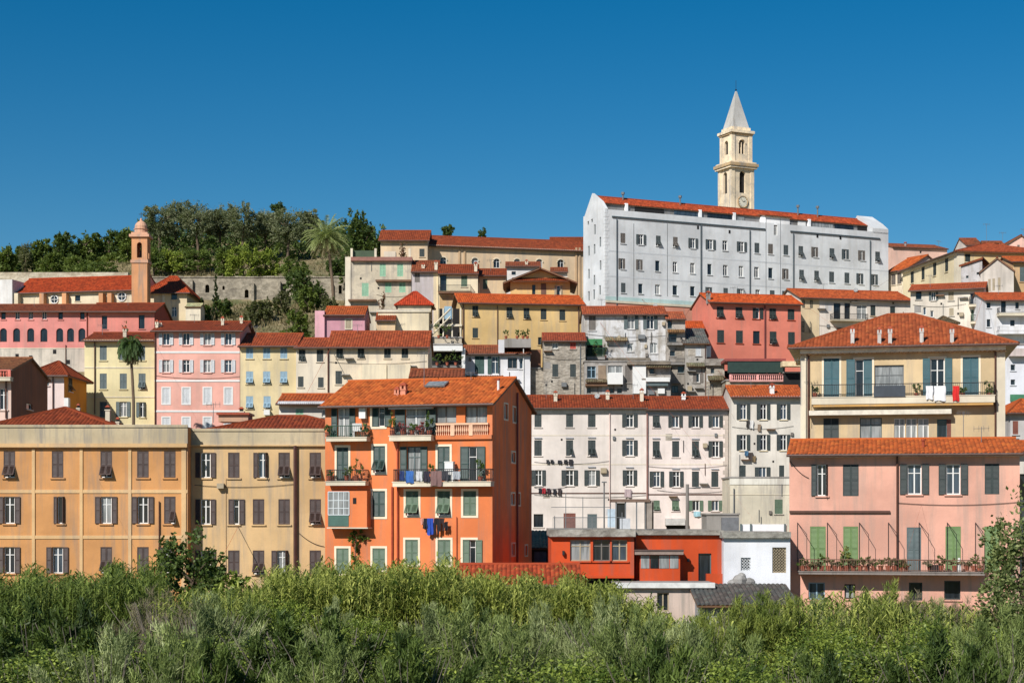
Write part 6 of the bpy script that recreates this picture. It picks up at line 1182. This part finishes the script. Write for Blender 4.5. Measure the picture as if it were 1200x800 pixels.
for px, py, off, h, w_, lab, mt in ((384, 513, .55, .7, .5, 'green potted plant at the left end of the top left green balcony', FOL), (426, 513, .5, .6, .5, 'green potted plant at the right end of the top left green balcony', FOL), (460, 511, .5, 1.3, .5, 'bushy yellow green plant spilling at the left of the flowered balcony', FOLY), (472, 511, .5, .6, .8, 'low flowering plant second from the left on the flowered balcony', FLO), (483, 511, .5, .5, .8, 'low green plant in the middle of the flowered balcony', FOL), (494, 511, .5, .55, .8, 'orange flowered plant on the right of the flowered balcony', FLO), (503, 511, .5, 1.2, .7, 'dark green plant at the right end of the flowered balcony', FOL), (417, 564, .5, 1.1, 1.0, 'spiky green plant on the middle left balcony', FOL), (406, 564, .5, .5, .5, 'small plant in the middle of the middle left balcony', FOL), (386, 564, .5, .4, .5, 'small plant at the left end of the middle left balcony', FOL), (505, 564.8, .5, 1.0, .5, 'thin yellowish plant on the long laundry balcony', FOLY), (563, 564.8, .5, 1.5, .5, 'tall creeper at the right end of the long laundry balcony', FOL)):
    potplant(onb(OR, px, py-.9, off), h, w_, lab, mt, GP)
for i, (px, y0, wd, ht, c, lab, lg_) in enumerate(((494.5, 607, .2, .4, (238, 170, 150), 'small pinkish cloth at the left of the laundry line on the orange wall', 0), (498, 607, .32, .65, (34, 34, 44), 'black shirt on the laundry line beside the pinkish cloth', 0), (504, 607, .42, 1.05, (40, 80, 180), 'bright blue shirt on the laundry line of the orange wall', 0), (511.5, 607, .36, 1.0, (30, 30, 36), 'black trousers hanging right of the bright blue shirt', 1), (517.5, 607, .36, .8, (54, 40, 40), 'dark brown shorts on the laundry line of the orange wall', 1), (523, 611, .22, .55, (36, 34, 40), 'dark sock like cloth at the right end of the laundry line', 0))):
    cloth(tuple(onb(OR, px, y0, .35)), wd, ht, paint(c, .9, .1), lab, OR.rz, 'laundry', 'hanging_cloth', 'laundry on the orange wall line', lg_)
for i, (px, y0, wd, ht, c, lab) in enumerate(((471, 551.5, .3, .6, (40, 60, 110), 'navy cloth at the left end of the long orange house balcony rail'), (480, 551.5, .5, .75, (60, 110, 180), 'light blue cloth over the long orange house balcony rail'), (491, 552, .4, .6, (210, 210, 210), 'white cloth over the long orange house balcony rail'), (500, 551.5, .4, .7, (50, 46, 60), 'dark violet cloth over the long orange house balcony rail'), (511, 551.5, .75, .95, (130, 100, 96), 'mauve brown jumper over the middle of the long balcony rail'), (521, 551.5, .5, .6, (60, 60, 66), 'charcoal cloth right of the mauve jumper on the balcony rail'), (535, 552, .5, .5, (170, 174, 178), 'grey cloth near the right of the long balcony rail'))):
    cloth(tuple(onb(OR, px, y0, .9)), wd, ht, paint(c, .9, .12), lab, OR.rz, 'laundry', 'hanging_cloth', 'laundry on the long balcony rail')
c = onb(OR, 524, 553, .5); mb = MB(); mb.box(-.28, .28, -.2, .2, 0, 1.2); mb.box(-.3, .3, -.22, .22, 1.2, 1.26); o = mb.build('cabinet', [WHITE]); o.location = onb(OR, 527, 564, .4); o.rotation_euler = (0, 0, OR.rz); tag(o, 'white cabinet standing on the long laundry balcony', 'cabinet')
mb = MB(); mb.box(-.3, .3, -.3, .3, .42, .48)
for sx in (-.26, .26):
    for sy in (-.26, .26): mb.box(sx-.02, sx+.02, sy-.02, sy+.02, 0, .42)
mb.box(-.3, .3, .26, .3, .48, .95); o = mb.build('chair', [WHITE]); o.location = onb(OR, 419, 513, .4); o.rotation_euler = (0, 0, OR.rz+.5); tag(o, 'white plastic chair on the top left green balcony', 'chair')
# creeper below the enclosed balcony
p = onb(OR, 417, 666, .3); o = empty('climbing_plant', p, 'climbing plant growing up the orange wall below the enclosed balcony', 'climber'); h = onb(OR, 417, 622, .3).z-p.z
c, d = crown_pts([(0, 0, h*.85, .45, .25, .5), (.1, 0, h*.55, .25, .2, .5), (-.1, 0, h*.25, .2, .2, .6), (.3, 0, h*.8, .4, .2, .3)], 500, .2); link('foliage', quadmesh('foliage', leafquads(c, d, .17, .6), LEF1), o); mb = MB(); mb.tube([(0, 0, -.5), (-.05, 0, h*.5), (.05, 0, h*.9)], [.04, .03, .01], 5); mb.build('stem', [BARK], o)
# cream house laundry and plants
CH = CREAM
for px, y0, wd, ht, cc, lab in ((1089.5, 452, .5, .95, (244, 244, 244), 'smaller white sheet on the cream house balcony rail'), (1101.5, 452, .8, 1.05, (246, 246, 246), 'larger white sheet on the cream house balcony rail'), (1120.3, 452, .44, 1.05, (222, 44, 40), 'red towel on the cream house balcony rail')):
    cloth(tuple(onb(CH, px, y0, .95)), wd, ht, paint(cc, .9, .04), lab, CH.rz, 'laundry', 'hanging_cloth', 'laundry on the cream house balcony')
for px, h, w_, lab in ((1159, 1.0, .8, 'bushy potted plant at the right end of the cream house balcony'), (1128, .5, .5, 'small potted plant right of the red towel'), (1074, .7, .6, 'potted plant in the middle of the cream house balcony'), (955, .6, .4, 'potted plant at the left end of the cream house balcony')): potplant(onb(CH, px, 465.6, .55), h, w_, lab, None, 'plants on the cream house balcony')
# pink house balcony clutter
GPK = 'plants on the long salmon house balcony'; rp = random.Random(9)
for i, px in enumerate((941, 948, 955, 963, 971, 979, 986, 992, 1000, 1008, 1016, 1024, 1032, 1041, 1048, 1056, 1062, 1090, 1103, 1119, 1133, 1141, 1148)):
    potplant(onb(PINK, px, 668.6, .95), rp.uniform(.3, .8), rp.uniform(.6, 1.0), ['low green potted plant in the crowded row along the long salmon house balcony', 'straw coloured dry potted plant in the crowded row on the salmon house balcony', 'grey dry potted plant in the crowded row on the salmon house balcony'][i*7 % 3], [FOL, LG_DRY, WDRY][i*7 % 3], GPK)
o = potplant(onb(PINK, 991, 669, .9), 1.5, .9, 'tall leafy potted plant before the second light green door', FOLY, GPK)
mb = MB(); mb.lathe([(.01, 0), (.16, 0), (.14, .5), (.08, .62), (.08, .8), (.01, .82)], 10); o = mb.build('water_jug', [WHITE], None, True); o.location = onb(PINK, 1124, 669.2, .9); tag(o, 'white plastic jug on the salmon house balcony', 'jug')
mb = MB(); mb.box(-.35, .35, -.2, .2, 0, .35); mb.box(-.37, .37, -.22, .22, .35, .4); o = mb.build('storage_box', [paint((60, 50, 50))]); o.location = onb(PINK, 1096, 669.2, .85); tag(o, 'dark storage box on the right half of the salmon house balcony', 'box')
# flower pots on the white house terrace
for i, px in enumerate((593, 606, 613, 618)): potplant(P(px, 397, 187.5), .8, .6, ['dark potted plant at the left end of the white house roof terrace', 'second potted plant on the white house roof terrace', 'third potted plant on the white house roof terrace', 'potted plant at the right end of the white house roof terrace'][i], LG_DARK, 'pots on the white house roof terrace')
for i, (px, py, Y, w_, h) in enumerate(((514, 396, 198, 1.6, 1.6), (524, 396, 198.5, 1.4, 1.5), (534, 428, 187.5, 1.6, 1.6), (524, 428, 187.8, 1.3, 1.3), (512, 428, 187.5, 1, 1.2), (698, 418, 193.2, 1.2, 1.8), (709, 420, 193.2, .9, 2.2))):
    potplant(P(px, py, Y), h, w_, ['leafy plant on the left of the timber porch', 'leafy plant on the right of the timber porch', 'big plant at the right under the white canopy', 'plant in the middle under the white canopy', 'plant at the left under the white canopy', 'plant on the green railed balcony of the shabby house', 'trailing plant beside the green railed balcony'][i], [FOL, FOL, FOL, FOLY, FOL, LG_DARK, LG_OLIVE][i])
# laundry of the cream block
GL = 'laundry lines of the cream block'
for i, (px, py, wd, ht, cc, lab) in enumerate(((642, 538.5, .3, .4, (60, 60, 64), 'small grey cloth leftmost on the upper line of the cream block'), (647, 538.5, .3, .35, (40, 40, 44), 'black cloth second on the upper line of the cream block'), (656, 539, .4, .35, (50, 50, 56), 'charcoal cloth in the middle of the upper line'), (663, 538.5, .35, .4, (36, 36, 40), 'black shirt right of middle on the upper line'), (669, 538, .4, .6, (48, 46, 50), 'larger dark shirt at the right end of the upper line'), (633, 571.5, .3, .5, (40, 40, 50), 'dark cloth leftmost on the lower line of the cream block'), (637.5, 571.5, .35, .55, (170, 40, 50), 'red shirt on the lower line of the cream block'), (643, 572, .35, .55, (60, 36, 46), 'plum cloth on the lower line of the cream block'), (650, 572.5, .3, .6, (40, 40, 48), 'dark trousers on the lower line of the cream block'), (656, 572, .35, .7, (70, 60, 60), 'brown grey cloth on the lower line of the cream block'), (736, 573, .7, .8, (190, 170, 170), 'pinkish grey bundle hung below the fourth window of the cream block'))):
    cloth(tuple(P(px, py, 169.82)), wd, ht, paint(cc, .9, .1), lab, 0, 'laundry', 'hanging_cloth', GL)
for i, (px, py, wd, ht, cc, lab) in enumerate(((877, 492.5, .4, .7, (60, 56, 52), 'dark cloth under the top left window of the narrow cream house'), (881, 492.5, .4, .8, (230, 226, 220), 'white cloth under the top left window of the narrow cream house'), (890, 497, .35, .7, (150, 130, 110), 'tan cloth hung high on the narrow cream house'), (875, 528, .4, .5, (70, 110, 140), 'blue cloth under the middle window row of the narrow cream house'), (880, 530, .45, .8, (70, 60, 56), 'brown cloth under the middle window row of the narrow cream house'), (884, 534, .35, .6, (130, 110, 80), 'khaki cloth lowest on the narrow cream house'), (817, 599, .7, .5, (170, 210, 220), 'pale turquoise towel under the fourth row of the pinkish block'))):
    cloth(tuple(P(px, py, 167.82 if px > 850 else 169.82)), wd, ht, paint(cc, .9, .1), lab, 0, 'laundry', 'hanging_cloth', 'laundry on the narrow cream house' if px > 850 else GL)
# terrace on the red house: pavilion, poles, lamp, washing frame
Y_ = 107; zt = EZ+(600-620)/FPX*104
o = empty('roof_pavilion', (P(741, 620, Y_).x, Y_, zt), 'brown topped terrace pavilion of posts and panels on the red house roof', 'pavilion'); X = lambda px: P(px, 620, Y_).x-P(741, 620, Y_).x; Zp = lambda py: P(0, py, Y_).z-zt
mb = MB(); mb.box(X(717), X(762), -.1, 2.4, Zp(588), Zp(584.5)); mb.build('roof', [paint((122, 98, 82), .8)], o)
for x in (722, 733, 746, 757, 765): q = MB(); q.box(X(x)-.04, X(x)+.04, -.02, .06, -.1, Zp(588)); q.build('post', [PIPE_G], o)
q = MB(); q.box(X(722), X(733), .1, .14, 0, Zp(589)); q.build('screen', [GL_DARK], o); q = MB(); q.box(X(757), X(766), -.02, 1.2, 0, Zp(586)); q.build('side_panel', [paint((150, 138, 126), .8, .25)], o); q = MB(); q.box(X(726), X(738), -.5, -.1, 0, Zp(607)); q.build('panel', [paint((200, 202, 204), .6)], o); q = MB(); q.box(X(712), X(721), .0, .05, .1, Zp(596)); q.build('curtain', [paint((190, 206, 216), .8)], o)
o = empty('terrace_railing', (P(690, 620, 104.2).x, 104.2, zt), 'thin pipe railing with tall poles along the red house terrace', 'railing'); X = lambda px: P(px, 620, 104.2).x-P(690, 620, 104.2).x; Zp = lambda py: P(0, py, 104.2).z-zt
for x, yt in ((663, 577), (683, 582), (694, 606), (650, 604), (715, 590), (729, 600)): q = MB(); q.tube([(X(x), 0, -.1), (X(x), 0, Zp(yt))], .025, 6); q.build('pole', [PIPE_G], o)
q = MB(); q.tube([(X(648), 0, Zp(606)), (X(732), 0, Zp(606))], .022, 5); q.tube([(X(646), 0, Zp(594)), (X(716), 0, Zp(594))], .02, 5)
for i in range(40): x = X(648+i*1.3); q.box(x-.008, x+.008, -.008, .008, 0, Zp(606))
q.build('rail', [PIPE_G], o)
p = P(708, 622, 118); o = empty('street_lamp', (p.x, p.y, ter(118)), 'street lamp with flat square head in front of the cream block', 'street lamp'); h = P(708, 565, 118).z-ter(118); q = MB(); q.tube([(0, 0, -.2), (0, 0, h)], [.07, .045], 8); q.build('pole', [PIPE_G], o); q = MB(); q.box(-.17, .17, -.3, .05, h-.02, h+.06); q.build('lamp_head', [paint((110, 112, 112))], o)
p = P(805.5, 622, 118); o = empty('utility_pole', (p.x, p.y, ter(118)), 'grey concrete pole with a side lamp arm in front of the pinkish block', 'pole'); h = P(805.5, 567, 118).z-ter(118); q = MB(); q.tube([(0, 0, -.2), (0, 0, h)], [.14, .11], 8); q.build('shaft', [CONC], o); q = MB(); q.tube([(0, 0, h-.3), (.75, 0, h-.22)], .03, 5); q.box(.6, .95, -.08, .08, h-.26, h-.18); q.build('lamp_arm', [PIPE_G], o)
# tv aerials
GA = 'television aerials on the roofs'
def aerial(px, yb, yt, Y, lab, n=4, wd=.9):
    p = P(px, yb, Y); t = P(px, yt, Y); h = t.z-p.z; o = empty('tv_aerial', p, lab, 'aerial', random.Random(int(px)).uniform(-.6, .6), GA); q = MB(); q.tube([(0, 0, -.3), (0, 0, h)], .022, 5); q.build('mast', [PIPE_G], o); q = MB(); q.tube([(-wd/2, 0, h-.1), (wd/2, 0, h-.1)], .014, 4)
    for i in range(n): x = -wd/2+wd*i/(n-1); q.tube([(x, -.22, h-.1), (x, .22, h-.1)], .01, 4); q.tube([(x, 0, h-.3), (x, 0, h+.08)], .01, 4)
    q.build('antenna', [PIPE_G], o)
for a_ in ((640, 466, 446, 173, 'aerial on the left end of the long cream block roof'), (742, 466, 450, 173, 'aerial near the right end of the long cream block roof'), (830, 468, 452, 173, 'aerial on the pinkish cream block roof'), (880, 456, 440, 171, 'aerial on the narrow cream house roof'), (120, 392, 380, 173, 'aerial on the pale yellow house roof'), (300, 393, 382, 172, 'aerial on the left of the beige house roof'), (470, 392, 379, 172, 'aerial on the right end of the long low cream house roof'), (650, 350, 338, 206, 'aerial on the ochre house roof'), (705, 362, 350, 198, 'aerial on the left of the shabby white house roof'), (860, 348, 336, 203, 'aerial on the coral red house roof'), (1090, 336, 322, 198, 'aerial on the wavy roofed grey house'), (1170, 346, 334, 193, 'aerial on the white house with two balconies'), (40, 358, 347, 208, 'aerial on the pink arcaded building'), (150, 356, 345, 207, 'aerial on the rose pink house'), (575, 316, 304, 214, 'aerial on the small peach house'), (250, 490, 472, 114, 'aerial on the tan building roof'), (1150, 520, 500, 106, 'aerial on the right end of the salmon house roof')): aerial(*a_)
aerial(497, 452, 412, 111.5, 'tall thin aerial mast on the orange house roof'); aerial(1156, 283, 262, 246, 'tall aerial at the skyline above the tiny brown roof'); aerial(1175, 285, 272, 246, 'shorter aerial left of the top pink gable'); aerial(938.5, 470, 420, 121.6, 'aerial on the left side of the cream house eaves', 5); aerial(1129, 520, 482, 111, 'aerial rising from the salmon house roof behind its right half', 6); aerial(965, 349, 332, 211, 'aerial on the roof of the grey beige house'); aerial(826, 352, 340, 204, 'aerial on the left gable of the coral red house'); aerial(1100, 289, 282, 254, 'aerial on the far pale pink house'); aerial(228, 380, 368, 173, 'aerial on the pink house with white bands'); aerial(419, 392, 380, 172, 'aerial on the long low cream house roof'); aerial(552, 455, 435, 112, 'aerial on the right part of the orange house roof'); aerial(1199, 280, 268, 246, 'aerial at the right picture edge on the skyline')
